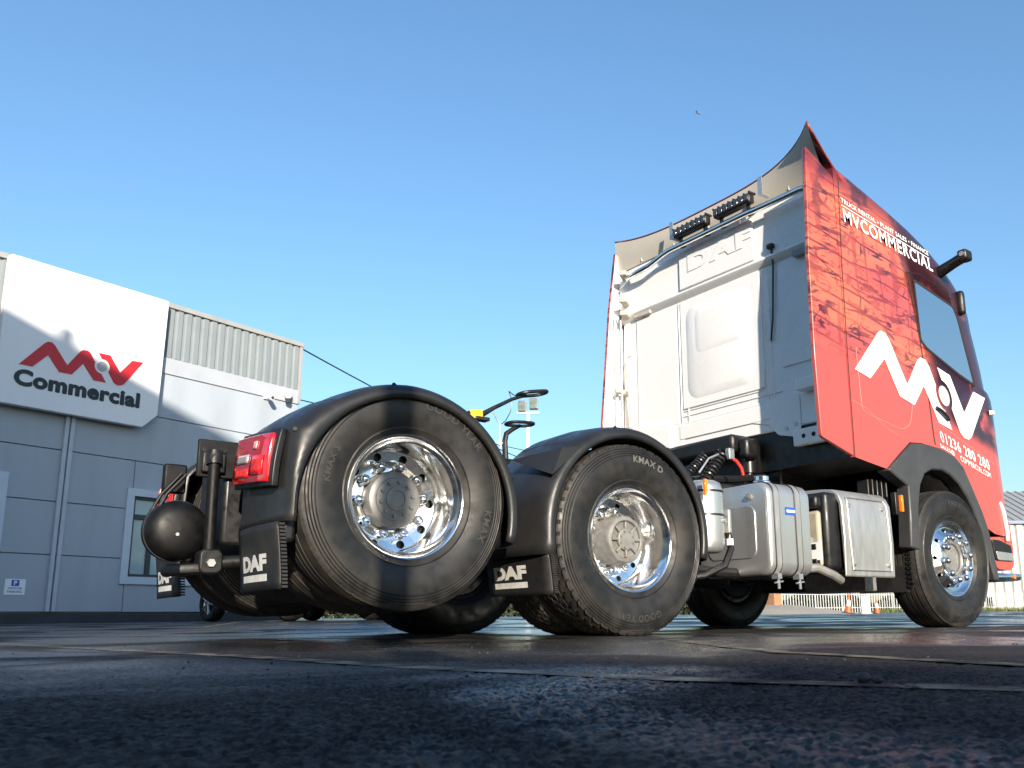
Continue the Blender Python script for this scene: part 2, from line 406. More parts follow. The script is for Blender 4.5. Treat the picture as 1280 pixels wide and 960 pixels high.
while x > SL:
    x0 = x-pitch
    prof = [(x0+.004,.0),(x0+.05,-.002),(x0+.068,-.034),(x0+.178,-.034),(x0+.196,-.002),(x-.001,.0),(x-.001,.03),(x0+.004,.03)]
    p_ = MB(); p_.prism(prof, fxy, bz(5.645), bz(6.74)); p_.build('cladding_sheet', m_clad, bld, smooth=20)
    x = x0; k += 1
    if k > 34: break
b = MB(); b.box(SL, SR+.03, -.075, .5, bz(6.742), bz(6.85)); b.build('roof_capping', m_trim, bld, bevel=.006)
b = MB(); b.box(SR-.055, SR+.025, -.055, .04, bz(5.30), bz(6.74)); b.build('corner_trim', m_trim, bld, bevel=.004)
b = MB(); b.box(SR-.02, SR, .062, 11.8, bz(.1), bz(6.7)); b.build('end_wall', m_clad, bld)
for dx in (0, .105):
    b = MB(); b.box(.228+dx, .305+dx, -.07, -.002, bz(.32), bz(4.6)); b.build('downpipe', m_pipe, bld, bevel=.012)
def window(s0, s1, z0, z1, mull):
    fr = MB(); w = .15
    fr.box(s0,s1,-.05,.03,bz(z0),bz(z0+w)); fr.box(s0,s1,-.05,.03,bz(z1-w),bz(z1)); fr.box(s0,s0+w,-.0495,.03,bz(z0+w),bz(z1-w)); fr.box(s1-w,s1,-.0495,.03,bz(z0+w),bz(z1-w))
    f = fr.build('window', m_frame, bld, bevel=.004)
    g = MB(); g.box(s0+w-.01,s1-w+.01,.045,.056,bz(z0+w-.01),bz(z1-w+.01)); g.build('pane', m_pane, f)
    i0, i1, k0, k1, t = s0+w, s1-w, z0+w, z1-w, .055
    bars = [(i0,i1,k0,k0+t),(i0,i1,k1-t,k1),(i0,i0+t,k0+t,k1-t),(i1-t,i1,k0+t,k1-t),(i0+t,i1-t,k1-.46,k1-.46+.10)]
    for q in mull: bars.append((q-.05,q+.05,k0+t,k1-.46))
    for q in bars:
        c_ = MB(); c_.box(q[0],q[1],.0,.0445,bz(q[2]),bz(q[3])); c_.build('glazing_bar', m_wbar, f, bevel=.004)
window(1.56, 4.86, .86, 2.77, [2.13, 3.2, 4.2])
window(-4.0, -.63, .92, 2.80, [-3.0, -1.8])

# company sign, a white box board on the wall
sg = empty('company_sign', (BO[0],BO[1],BZ), TH)
tag(sg, 'large white sign board with red zigzag logo and black lettering', 'sign')
out = round_corners([(-1.13,4.0),(1.62,4.0),(1.915,4.30),(1.955,6.80),(-1.13,6.80)], [.04,.02,.02,.05,.05])
b = MB(); b.prism([(u,bz(v)) for u,v in out], fxz, -.25, -.10); b.build('sign_board', m_sign, sg, bevel=.012)
b = MB(); b.prism([(u*.985-.005,bz(v*.99+.045)) for u,v in out], fxz, -.10, -.04); b.build('sign_frame', m_trim, sg)
LOGO_M = [(-.78,4.765),(-.375,5.265),(-.325,5.305),(-.26,5.305),(-.215,5.27),(.045,4.935),(.27,5.26),(.32,5.305),(.40,5.312),(.455,5.27),(.62,5.03),(.62,5.02),(.80,4.757),(.575,4.752),(.35,5.03),(.175,4.775),(-.10,4.772),(-.30,5.045),(-.548,4.768)]
LOGO_M = [(-.78,4.765),(-.385,5.265),(-.335,5.305),(-.265,5.308),(-.215,5.275),(.05,4.935),(.262,5.262),(.315,5.305),(.40,5.312),(.455,5.275),(.80,4.757),(.565,4.750),(.338,5.035),(.150,4.775),(-.085,4.773),(-.305,5.048),(-.550,4.769)]
LOGO_V = [(.611,5.322),(.838,5.325),(1.06,5.02),(1.281,5.322),(1.509,5.338),(1.165,4.81),(1.105,4.765),(1.02,4.755),(.955,4.785)]
LOGO_C, LOGO_R, LOGO_G = (.700,5.065), .098, .150
def logo_shapes():
    res = []
    for poly in (LOGO_M, LOGO_V):
        o_ = []
        for (u,v) in dense(poly, .02):
            d = math.hypot(u-LOGO_C[0], v-LOGO_C[1])
            if d < LOGO_G and d > 1e-6: u, v = LOGO_C[0]+(u-LOGO_C[0])*LOGO_G/d, LOGO_C[1]+(v-LOGO_C[1])*LOGO_G/d
            o_.append((u,v))
        res.append(o_)
    res.append([(LOGO_C[0]+LOGO_R*math.cos(2*math.pi*k/32), LOGO_C[1]+LOGO_R*math.sin(2*math.pi*k/32)) for k in range(32)])
    return res
for i, poly in enumerate(logo_shapes()):
    b = MB(); b.prism([(u,bz(v)) for u,v in poly], fxz, -.262, -.2505); b.build('logo_shape', m_signred if i < 2 else m_greyvinyl, sg, smooth=0)
vs_, fs = fit2d(text2d('Commercial', .35, bold=.028, spacing=1.06), -.83, 1.505, 4.375, 4.675)
b = heavy((vs_, fs), .011, lambda u,v,k: (u,-.256-.0004*k,bz(v))); b.build('lettering', m_signblk, sg, smooth=0)

# parking sign
ps = empty('parking_sign', (BO[0],BO[1],BZ), TH); tag(ps, 'small white visitor parking plate with blue P square on the grey wall', 'sign')
b = MB(); b.box(-.47,-.13,-.012,-.001,bz(.62),bz(.90)); b.build('plate', m_whitevinyl, ps)
b = MB(); b.box(-.365,-.235,-.016,-.0125,bz(.775),bz(.885)); b.build('blue_square', m_blue, ps)
vs_, fs = fit2d(text2d('P', .1, bold=.03), -.325,-.275,.79,.87); b = MB(); b.add([(u,-.018,bz(v)) for u,v in vs_], fs); b.build('lettering', m_whitevinyl, ps, smooth=0)
for t_, z0, z1, x0, x1 in (('VISITOR',.715,.755,-.42,-.18),('PARKING',.655,.695,-.42,-.18)):
    vs_, fs = fit2d(text2d(t_, .1, bold=.02), x0,x1,z0,z1); b = MB(); b.add([(u,-.0145,bz(v)) for u,v in vs_], fs); b.build('lettering', m_blue, ps, smooth=0)
# security cameras
def cctv(s, z, label, dome):
    e = empty('security_camera', (BO[0],BO[1],BZ), TH); tag(e, label, 'camera')
    b = MB(); b.box(s-.06,s+.06,-.06,-.001,bz(z)-.05,bz(z)+.05); b.build('mount', m_whitevinyl, e, bevel=.01)
    b = MB(); b.cyl((s,-.03,bz(z)),(s+.03,-.16,bz(z)-.03),.02); b.build('arm', m_whitevinyl, e)
    if dome:
        b = MB(); b.lathe([(.001,-.17),(.05,-.16),(.075,-.12),(.085,-.08),(.085,0),(.06,.035),(.001,.05)], 20, (s+.02,-.18,bz(z)+.03), 'z'); b.build('housing', m_whitevinyl, e)
        b = MB(); b.cyl((s+.02,-.18,bz(z)-.22),(s+.02,-.18,bz(z)-.14),.055,.08); b.build('lens', m_wbar, e)
    else:
        b = MB(); b.cyl((s+.03,-.16,bz(z)-.03),(s-.05,-.36,bz(z)-.07),.06); b.build('housing', m_whitevinyl, e, bevel=.01)
        b = MB(); b.cyl((s-.05,-.361,bz(z)-.07),(s-.054,-.372,bz(z)-.072),.04); b.build('lens', m_wbar, e)
cctv(5.12, 5.46, 'white dome security camera under the cladding near the roof corner', True)
cctv(4.62, 5.28, 'small white bullet security camera beside the dome camera', False)

# ------------------------------------------------------------------ buildings and lamp post behind the camera (they cast the shade)
e_uv = lambda u, v: (u*.919+v*.395, -u*.395+v*.919)
TE = math.tan(SUN_EL)
m_shed = mat('shed_cladding', (.30,.31,.31), .5, noise=.08, nscale=.7)
m_shed2 = mat('shed_roof', (.20,.20,.21), .6, noise=.1, nscale=.9)
def prism_uv(b, poly, v0, v1):
    b.prism(poly, lambda u, z, v: (*e_uv(u, v), z), v0, v1)
va = -15.0; add = -va*TE+.22
prof = [(-34,0),(-5.9,0),(-5.9,7.65+add),(-34,12.65+add)]
sh = empty('tall_warehouse', (*e_uv(-12,va-6),0)); tag(sh, 'tall grey warehouse with a sloping roof across the yard from the truck', 'building')
def rel(o_, e): o_.location = -e.location; return o_
b = MB(); prism_uv(b, prof, va, va-14); rel(b.build('wall', m_shed, sh), sh)
b = MB(); prism_uv(b, [(-34.3,12.70+add),(-5.8,7.633+add),(-5.8,7.57+add),(-34.3,12.6+add)], va+.05, va-14.2); rel(b.build('roof', m_shed2, sh), sh)
b = MB(); prism_uv(b, [(-9.60,8.0+add),(-9.36,8.0+add),(-9.36,8.62+add),(-9.60,8.62+add)], va-.2, va-.5); rel(b.build('roof_vent', m_shed2, sh), sh)
def low_pt(u, v): return e_uv(u, v)
HB = 5.0; sb = empty('low_warehouse', (*e_uv(3,-30),0)); tag(sb, 'long low grey warehouse next to the tall one', 'building')
vb = lambda u: -4.75-.72*(u+4.6)-HB/TE
b = MB(); poly = [low_pt(-5.6,vb(-5.6)), low_pt(14,vb(14)), low_pt(14,vb(14)-12), low_pt(-5.6,vb(14)-12)]
b.prism(poly, fxy, 0, HB); rel(b.build('wall', m_shed, sb), sb)
b = MB(); b.prism(poly, fxy, HB+.003, HB+.14); rel(b.build('roof', m_shed2, sb), sb)
lp = empty('lamp_post', (-7.07,-6.714,0)); tag(lp, 'grey steel yard lamp post standing behind the photographer', 'lamp post')
b = MB(); b.cyl((0,0,0),(0,0,8),.078,.074,20); b.build('post', m_steel, lp)
b = MB(); b.box(-.5,.5,-.12,.12,8.0,8.14); b.build('lamp_head', m_trim, lp, bevel=.02)
b = MB(); b.cyl((0,0,0),(0,0,.03),.2,.2,20); b.build('base_plate', m_steel, lp)

# ------------------------------------------------------------------ far background
# floodlight mast
ml = empty('floodlight_mast', (15.65,27.4,float(gz(15.65,27.4)))); tag(ml, 'white floodlight mast with two lamps beyond the truck fenders', 'lamp post')
b = MB(); b.cyl((0,0,0),(0,0,9.2),.12,.075,16); b.build('pole', m_whitevinyl, ml)
b = MB(); b.box(-.5,.5,-.05,.05,9.15,9.24); b.build('crossbar', m_steel, ml, rot=(0,0,R(-38)))
for k in (-1, 1):
    b = MB(); b.prism(rrect(-.20,.20,-.26,.26,.05), lambda u,v,h: (u+k*.26, h+.0, v+9.55+k*.06), -.16, .12); f = b.build('floodlight', m_steel, ml, bevel=.03, rot=(0,0,R(-38)))
    b = MB(); b.prism(rrect(-.17,.17,-.23,.23,.04), lambda u,v,h: (u+k*.26, h, v+9.55+k*.06), -.175, -.162); b.build('glass', mat('lamp_glass', (.10,.13,.11), .15, coat=.5, noise=.4, nscale=4), f)
# overhead wires
def wire(p0, p1, sag, label, r=.018):
    p0, p1 = Vector(p0), Vector(p1); b = MB()
    b.tube([p0.lerp(p1, t)-Vector((0,0,sag*4*t*(1-t))) for t in np.linspace(0,1,24)], r, 6)
    tag(b.build('overhead_wire', m_hoseb), label, 'wire', 'overhead wires')
def wl2(s, z, y=0): # point on the building
    return (BO[0]+math.cos(TH)*s-math.sin(TH)*y, BO[1]+math.sin(TH)*s+math.cos(TH)*y, z)
def dep(px, py, d):
    f_ = fwd + rt*((px-722.89)/1091.17) - up*((py-548.04)/1091.17); return CAM + f_*d
P1 = wl2(5.58, 6.72); P2 = wl2(5.58, 5.42)
wire(P1, dep(735,602,46), .35, 'upper overhead wire running from the roof corner of the grey building')
wire(P2, dep(820,595,50), .1, 'lower overhead wire leaving the grey building below the cladding', .014)

# parked cars in front of the building
def make_car(paint, label, loc, rz, tint=(.02,.025,.03)):
    e = empty('parked_car', loc, rz); tag(e, label, 'car')
    secs = []   # (x, half width, z bottom, z belt, z top, top half width)
    X = [-2.15,-2.05,-1.6,-1.1,-.5,.1,.7,1.15,1.6,1.95,2.12]
    HW = [.72,.80,.86,.89,.90,.90,.90,.88,.85,.78,.68]
    ZT = [.62,.86,.93,1.42,1.50,1.50,1.46,1.06,.92,.80,.60]
    ZB = [.40,.30,.26,.24,.23,.23,.23,.24,.26,.30,.36]
    TWd = [.66,.72,.74,.66,.64,.64,.64,.72,.74,.68,.60]
    b = MB(); n = 12; vs_ = []
    for x,hw,zt,zb,tw in zip(X,HW,ZT,ZB,TWd):
        belt = min(.92, zt-.02)
        half = [(.55*hw,zb),(hw*.96,zb+.06),(hw,zb+.25),(hw*.985,belt-.1),(hw*.95,belt),(tw,zt-.05),(tw*.8,zt)]
        ring = half + [(-y,z) for y,z in half[::-1]]
        vs_ += [(x,y,z) for y,z in ring]; n = len(ring)
    fs = []
    for i in range(len(X)-1):
        for j in range(n): fs.append((i*n+j, i*n+(j+1)%n, (i+1)*n+(j+1)%n, (i+1)*n+j))
    fs += [tuple(range(n)), tuple(range((len(X)-1)*n, len(X)*n))]
    b.add(vs_, fs); body = b.build('body', paint, e, smooth=50)
    gl = mat('car_glass', tint, .05, coat=.6)
    for sgn in (-1, 1):
        for xs_ in (([-1.02,-.42,-.42,-.92]), ([-.36,.28,.28,-.36]), ([.34,1.0,.66,.34])):
            b = MB(); zz = [.95,.95,1.40,1.38]; b.add([(x_, sgn*(.885 if z_ < 1 else .70), z_) for x_, z_ in zip(xs_, zz)], [(0,1,2,3)]); b.build('window', gl, body, solid=.012)
        for x_ in (-1.32, 1.36):
            w_ = MB(); w_.lathe([(.20,.0),(.22,-.012),(.30,-.012),(.325,.01),(.335,.05),(.335,.17),(.32,.2),(.2,.2)], 32, close=True)
            wh = w_.build('wheel', m_rubber, e, loc=(x_, sgn*.90, .335), rot=(0,0,0 if sgn < 0 else math.pi))
            r_ = MB(); r_.lathe([(.215,-.005),(.225,-.012),(.205,.01),(.19,.05)], 32); r_.cyl((0,0,0),(0,.06,0),.055,.06,16)
            for k in range(5):
                for off in (-.13,.13):
                    a = 2*math.pi*k/5; r_.tube([(.03*math.cos(a),.0,.03*math.sin(a)),(.21*math.cos(a+off),.0,.21*math.sin(a+off))], .016, 6)
            r_.build('rim', m_alu, wh)
            d_ = MB(); d_.cyl((0,.07,0),(0,.075,0),.2,.2,24); d_.build('brake_disc', m_chassis, wh)
    for sgn in (-1, 1):
        b = MB(); b.obox((2.0,sgn*.60,.72),(.06,0,0),(0,.13,0),(0,0,.06)); b.build('headlight', mat('car_lamp', (.5,.5,.5), .1), body, bevel=.02)
        b = MB(); b.obox((-2.07,sgn*.66,.78),(.05,0,0),(0,.1,0),(0,0,.08)); b.build('tail_light', m_redglass, body, bevel=.02)
    return e
cp1 = mat('dark_car_paint', (.012,.013,.016), .25, coat=1); cp2 = mat('charcoal_car_paint', (.03,.03,.033), .25, coat=1); cpw = mat('white_car_paint', (.75,.76,.77), .3, coat=.6)
def car_at(px, d, paint, label, ang, lx, ly):     # put wheel (lx, ly) of a car on the ground at a measured spot
    q = dep(px, 778, d); a = ang; x = q.x-(lx*math.cos(a)-ly*math.sin(a)); y = q.y-(lx*math.sin(a)+ly*math.cos(a))
    return make_car(paint, label, (x, y, float(gz(q.x,q.y))-.002), a)
car_at(258, 16.2, cp1, 'black parked car nosed up to the grey building behind the truck tail', TH+R(84), 1.36, .90)
car_at(384, 16.6, cp2, 'charcoal parked car beside the black one, under the rear wheels', TH+R(84), 1.36, .90)
wc = make_car(cpw, 'small white car parked far off by the palisade fence', (42.5,24.2,float(gz(42.5,24.2))), R(20))

# traffic cones
m_cone = mat('cone_orange', (.75,.10,.02), .5, noise=.1, nscale=8); m_conew = mat('cone_white', (.75,.75,.73), .45, noise=.05, nscale=8)
def cone(loc, h, label):
    e = empty('traffic_cone', loc); tag(e, label, 'traffic cone', 'traffic cones by the gravel'); k = h/.75
    b = MB(); b.prism(rrect(-.2*k,.2*k,-.2*k,.2*k,.05*k,3), fxy, 0, .035*k); b.build('base', mat('cone_base', (.05,.05,.05), .7), e)
    zz = [.0355,.28,.28,.52,.52,.75]; rad = lambda z: (.145*(1-z/.75)+.03*(z/.75))*k
    for i, mm in enumerate((m_cone, m_conew, m_cone)):
        b = MB(); b.cyl((0,0,zz[2*i]*k),(0,0,zz[2*i+1]*k),rad(zz[2*i]),rad(zz[2*i+1]),20); b.build('cone_band', mm, e)
q = dep(1060,768,30); cone((q.x,q.y,float(gz(q.x,q.y))+.02), .64, 'leaning orange and white cone on the edge of the gravel'); bpy.data.objects['traffic_cone'].rotation_euler = (R(5),R(5),0)
q = dep(1097,772,27); cone((q.x,q.y,float(gz(q.x,q.y))), .45, 'upright orange and white cone next to the white board')
# white barrier board
q = dep(1083,772,26.5); wb = empty('barrier_board', (q.x,q.y,float(gz(q.x,q.y))), YAW-R(8)); tag(wb, 'plain white plastic barrier board standing beside an upright cone', 'barrier')
b = MB(); b.box(-.05,.05,-.13,.13,0,.52); b.build('board', m_whitevinyl, wb, bevel=.02)
b = MB(); b.box(-.12,.12,-.17,.17,-.01,.03); b.build('foot', m_trim, wb, bevel=.01)
# gravel bank
m_gravel = mat('tan_gravel', (.42,.35,.26), .9, noise=.25, nscale=12, bump=.6, bscale=40)
b = MB(); q0 = dep(958,772,33); q1 = dep(1105,772,31)
def bank(u, v):
    p_ = Vector(q0).lerp(Vector(q1), u); dv = Vector((CY,SY_,0)); p_ = p_+dv*(v*16)
    h = (.55*math.sin(math.pi*min(1,u*1.05))**.6*min(1,(v*2.2))**.7 if 0 < u < 1 else 0)*(.6+.4*math.sin(u*9+v*4)*.5+.2)
    return (p_.x, p_.y, float(gz(p_.x,p_.y))-.02+.85*h)
b.grid(bank, 40, 14); tag(b.build('gravel_bank', m_gravel), kind='structure')
# grass verge
m_grass = mat('verge_soil', (.06,.085,.025), .9, noise=.3, nscale=3); b = MB()
v0, v1 = dep(1095,770,66), dep(1420,766,66)
for i in range(3500):
    t = random.random(); d_ = random.random()*5; p_ = Vector(v0).lerp(Vector(v1), t)+Vector((CY,SY_,0))*d_; z_ = float(gz(p_.x,p_.y)); h = .12+.35*random.random()
    a = random.random()*6.28; w_ = .03; b.add([(p_.x-w_*math.cos(a),p_.y-w_*math.sin(a),z_),(p_.x+w_*math.cos(a),p_.y+w_*math.sin(a),z_),(p_.x+.1*math.cos(a*3),p_.y+.1*math.sin(a*3),z_+h)], [(0,1,2)])
tag(b.build('grass', mat('grass_blades', (.10,.12,.03), .8, noise=.4, nscale=2), smooth=0), 'strip of rough grass along the palisade fence', 'grass', kind='stuff')
# palisade fence
fA, fB = dep(950,770,64), dep(1400,764,84); fA.z = fB.z = 0
fd = (fB-fA); FL = fd.length; fa = math.atan2(fd.y, fd.x)
fe = empty('palisade_fence', (fA.x,fA.y,float(gz(fA.x,fA.y))), fa); tag(fe, 'pale steel palisade fence running along the far side of the yard', 'fence')
pal = MB(); pal.prism([(-.035,0),(.035,0),(.035,1.62),(.0,1.75),(-.035,1.62)], fxz, -.012, .012); pm = pal.mesh('pale', mat('pale_steel', (.55,.56,.55), .5, .3, noise=.1, nscale=2))
n = int(FL/.27)
for i in range(n):
    o = newobj('pale', pm, fe, (i*.27, 0, .05))
for z_ in (.4, 1.4):
    b = MB(); b.box(-.1, FL, .014, .06, z_, z_+.05); b.build('rail', MAT['pale_steel'], fe)
for i in range(0, int(FL/2.75)+1):
    b = MB(); b.box(i*2.75-.05, i*2.75+.05, .062, .16, 0, 1.7); b.build('post', MAT['pale_steel'], fe)
# brick pier
q = dep(968,768,61); bp_ = empty('brick_pier', (q.x,q.y,float(gz(q.x,q.y)))); tag(bp_, 'low red brick pier beside the palisade fence', 'wall')
b = MB(); b.box(-.4,.4,-.4,.4,-.05,1.5); b.build('brickwork', mat('brick_red', (.33,.17,.09), .85, noise=.3, nscale=8), bp_, bevel=.02)
b = MB(); b.box(-.47,.47,-.47,.47,1.503,1.6); b.build('coping', m_trim, bp_, bevel=.02)
# dark hedge behind the fence
hb = MB(); g_ = np.random.default_rng(21); h0, h1 = dep(360,775,72), dep(1250,768,84)
for i in range(17000):
    t = g_.random(); p_ = Vector(h0).lerp(Vector(h1), t)+Vector((CY,SY_,0))*(2.6*g_.random()+1.0); z_ = float(gz(p_.x,p_.y))+(1.5+.45*math.sin(t*37)+.3*math.sin(t*91))*g_.random()**.8
    w_ = .12+.16*g_.random(); d1 = Vector(g_.normal(size=3)).normalized()*w_; d2 = Vector(g_.normal(size=3)).normalized()*w_; c_ = Vector((p_.x,p_.y,z_)); hb.add([c_-d1, c_+d2, c_+d1, c_-d2], [(0,1,2,3)])
hd = empty('hedge', (h0.x,h0.y,float(gz(h0.x,h0.y)))); tag(hd, 'long dark green hedge growing behind the palisade fence', 'hedge')
rel(hb.build('foliage', mat('hedge_leaf', (.022,.028,.012), .7, noise=.4, nscale=.8), hd, smooth=0), hd)
st_ = MB(); dv = Vector(h1)-Vector(h0); nv = Vector((CY,SY_,0))*2.4
for k in range(60):
    p_ = Vector(h0)+dv*(k+.5)/60+nv; z_ = float(gz(p_.x,p_.y)); st_.cyl((p_.x,p_.y,z_-.05),(p_.x+.1,p_.y,z_+1.1),.05,.02,6)
o_ = rel(st_.build('stems', m_dark, hd), hd); o_['kind'] = 'stuff'
# far warehouse
q = dep(1236,767,96); wa = math.atan2((dep(1400,767,96)-q).y, (dep(1400,767,96)-q).x)
fw = empty('far_warehouse', (q.x,q.y,float(gz(q.x,q.y))), wa); tag(fw, 'far pale warehouse with grey ribbed roof and blue gutter', 'building')
m_fww = mat('far_white_cladding', (.36,.36,.34), .5, noise=.05, nscale=.5); m_fwr = mat('far_grey_roof', (.33,.33,.32), .45, .3, noise=.06, nscale=.5)
EV = 9.75
b = MB(); b.box(0,26,.3,22,-.2,EV-.1); b.build('wall_core', m_trim, fw)
for i in range(26):
    b = MB(); b.prism([(i+.02,.3),(i+.18,.1),(i+.82,.1),(i+.98,.3)], fxy, -.1, EV-.15); b.build('cladding_sheet', m_fww, fw, smooth=0)
    b = MB(); b.add([(i+.02,-.1,EV+.2),(i+.86,-.1,EV+.2),(i+.86,11,EV+5.0),(i+.02,11,EV+5.0),(i+.9,-.1,EV+.32),(i+.98,-.1,EV+.32),(i+.98,11,EV+5.12),(i+.9,11,EV+5.12)], [(0,1,2,3),(4,5,6,7),(1,4,7,2),(5,0+8,1+8,6) if False else (4,7,2,1)]); b.f = b.f[:3]; b.build('roof_sheet', m_fwr, fw, smooth=0, solid=.08)
b = MB(); b.box(-.2,26,-.35,.0,EV-.12,EV+.18); b.build('gutter', mat('blue_gutter', (.08,.14,.32), .4), fw)
b = MB(); b.add([(0,.3,EV-.1),(0,22,EV-.1),(0,11.1,EV+4.9)], [(0,1,2)]); b.build('gable_end', m_fww, fw, solid=.1)
# bird
bd = empty('bird', tuple(dep(872,141,45)), R(20)); bd.scale = (.6,.6,.6); tag(bd, 'tiny dark bird gliding high in the clear sky', 'bird')
b = MB(); b.lathe([(.001,-.2),(.03,-.15),(.05,-.02),(.045,.08),(.02,.17),(.001,.24)], 10); body = b.build('body', mat('bird_grey', (.25,.24,.23), .7), bd)
for sg_ in (-1, 1):
    b = MB(); b.add([(0,-.06,.01),(0,.07,.01),(sg_*.22,.07,.05),(sg_*.22,-.02,.05),(sg_*.42,-.05,.0)], [(0,1,2,3),(3,2,4)]); b.build('wing', MAT['bird_grey'], bd, solid=.008)

# ------------------------------------------------------------------ TRUCK
truck = empty('tractor_truck', (0,0,0)); tag(truck, 'red and white tractor truck with polished wheels and no trailer', 'truck')
XM, XR, ZC, LIFT = -3.289, -4.638, .521, .138
def wrap_material():
    m_ = bpy.data.materials.new('red_wrap'); m_.use_nodes = True; nt = m_.node_tree; N = nt.nodes; L = nt.links; b = N['Principled BSDF']
    tc = N.new('ShaderNodeTexCoord'); sep = N.new('ShaderNodeSeparateXYZ'); L.new(tc.outputs['Object'], sep.inputs[0])
    cmb = N.new('ShaderNodeCombineXYZ'); L.new(sep.outputs[0], cmb.inputs[0]); L.new(sep.outputs[2], cmb.inputs[1])
    P_ = cmb.outputs[0]
    def vmap(scale, rot=0):
        mp = N.new('ShaderNodeMapping'); mp.inputs['Scale'].default_value = scale; mp.inputs['Rotation'].default_value = (0,0,rot); L.new(P_, mp.inputs[0]); return mp.outputs[0]
    def nz(scale, det=5, dist=0, sc=1, rot=0):
        t = N.new('ShaderNodeTexNoise'); t.inputs['Scale'].default_value = sc; t.inputs['Detail'].default_value = det; t.inputs['Distortion'].default_value = dist
        L.new(vmap(scale, rot), t.inputs['Vector']); return t.outputs['Fac']
    def ramp(f, a, b_, c0=0, c1=1):
        r_ = N.new('ShaderNodeMapRange'); r_.interpolation_type = 'SMOOTHSTEP'
        r_.inputs[1].default_value = a; r_.inputs[2].default_value = b_; r_.inputs[3].default_value = c0; r_.inputs[4].default_value = c1; L.new(f, r_.inputs[0]); return r_.outputs[0]
    def math_(op, a, c):
        x = N.new('ShaderNodeMath'); x.operation = op; x.use_clamp = op == 'MULTIPLY'
        for k, q in enumerate((a, c)):
            if isinstance(q, (int,float)): x.inputs[k].default_value = q
            else: L.new(q, x.inputs[k])
        return x.outputs[0]
    def mraw(a, k_):
        x = N.new('ShaderNodeMath'); x.operation = 'MULTIPLY'; L.new(a, x.inputs[0]); x.inputs[1].default_value = k_; return x.outputs[0]
    def mix(f, a, c):
        x = N.new('ShaderNodeMix'); x.data_type = 'RGBA'; L.new(f, x.inputs[0])
        for k, q in ((6,a),(7,c)):
            if isinstance(q, tuple): x.inputs[k].default_value = (*q, 1)
            else: L.new(q, x.inputs[k])
        return x.outputs[2]
    red, orange, maroon, navy = (.46,.070,.058), (.62,.135,.068), (.085,.006,.013), (.022,.010,.018)
    z_ = sep.outputs[2]; x_ = sep.outputs[0]
    upper = ramp(math_('ADD', z_, math_('MULTIPLY', nz((2,2,2), 4), .25)), 2.0, 2.2)          # printed picture covers the upper half
    c = mix(math_('MULTIPLY', upper, ramp(nz((.7,2.2,1), 3), .35, .6)), red, orange)
    br = N.new('ShaderNodeTexBrick'); br.inputs['Scale'].default_value = 1; br.inputs['Mortar Size'].default_value = .012; br.inputs['Brick Width'].default_value = 1.3; br.inputs['Row Height'].default_value = .115; br.inputs['Mortar Smooth'].default_value = .6
    br.inputs['Color1'].default_value = (0,0,0,1); br.inputs['Color2'].default_value = (0,0,0,1); br.inputs['Mortar'].default_value = (1,1,1,1)
    wob = N.new('ShaderNodeVectorMath'); wob.operation = 'ADD'; L.new(vmap((1,1,1), R(9)), wob.inputs[0])
    tn = N.new('ShaderNodeTexNoise'); tn.inputs['Scale'].default_value = 2.2; L.new(P_, tn.inputs['Vector']); sc_ = N.new('ShaderNodeVectorMath'); sc_.operation = 'SCALE'; sc_.inputs['Scale'].default_value = .07
    L.new(tn.outputs['Color'], sc_.inputs[0]); L.new(sc_.outputs[0], wob.inputs[1]); L.new(wob.outputs[0], br.inputs['Vector'])
    lines = math_('MULTIPLY', br.outputs['Color'], ramp(nz((3,3,1), 4), .36, .52))
    streak = ramp(nz((2.2,17,1), 7, .8, rot=R(9)), .57, .60)
    post = ramp(nz((7,.5,1), 3, .4), .585, .60)
    blot = ramp(nz((5.5,9,1), 10, 2.2), .555, .58)
    vor = N.new('ShaderNodeTexVoronoi'); vor.distance = 'MANHATTAN'; vor.inputs['Scale'].default_value = 9; L.new(vmap((1,1.4,1)), vor.inputs['Vector'])
    busy = math_('MULTIPLY', ramp(vor.outputs['Color'], .55, .6), ramp(nz((14,14,1), 6), .45, .55))
    band = math_('MULTIPLY', ramp(z_, 2.02, 2.12), ramp(z_, 2.5, 2.3))                         # row of machines along the picture's lower edge
    band = math_('MULTIPLY', band, ramp(nz((1.6,1,1), 2), .42, .56))
    dk = math_('MAXIMUM', math_('MULTIPLY', lines, .75), math_('MULTIPLY', streak, .7))
    dk = math_('MAXIMUM', dk, math_('MULTIPLY', post, .45))
    dk = math_('MAXIMUM', dk, math_('MULTIPLY', blot, .5))
    dk = math_('MAXIMUM', dk, math_('MULTIPLY', busy, band))
    top = math_('MULTIPLY', ramp(math_('ADD', z_, mraw(x_, .16)), 2.98, 3.22), ramp(nz((2.2,3,1), 6, 1), .32, .5)); dk = math_('MAXIMUM', dk, math_('MULTIPLY', top, .85))
    front = math_('MULTIPLY', ramp(math_('ADD', x_, mraw(z_, .35)), .58, .82), ramp(nz((2.5,2.2,1), 7, 1.2), .24, .44)); front = math_('MULTIPLY', front, ramp(math_('SUBTRACT', z_, mraw(x_, -.24)), 1.6, 1.75))
    dk = math_('MAXIMUM', math_('MULTIPLY', dk, upper), front)
    c = mix(dk, c, maroon); c = mix(math_('MULTIPLY', dk, ramp(nz((4,4,1), 4), .5, .62)), c, navy); c = mix(math_('MULTIPLY', front, .8), c, navy)
    L.new(c, b.inputs['Base Color']); b.inputs['Roughness'].default_value = .33; b.inputs['Coat Weight'].default_value = .35; b.inputs['Coat Roughness'].default_value = .12
    return m_
m_wrap = wrap_material()
m_red = mat('red_paint', (.46,.070,.058), .3, coat=.5, noise=.03, nscale=3)
m_redseam = mat('pale_red_edge', (.62,.20,.17), .5)

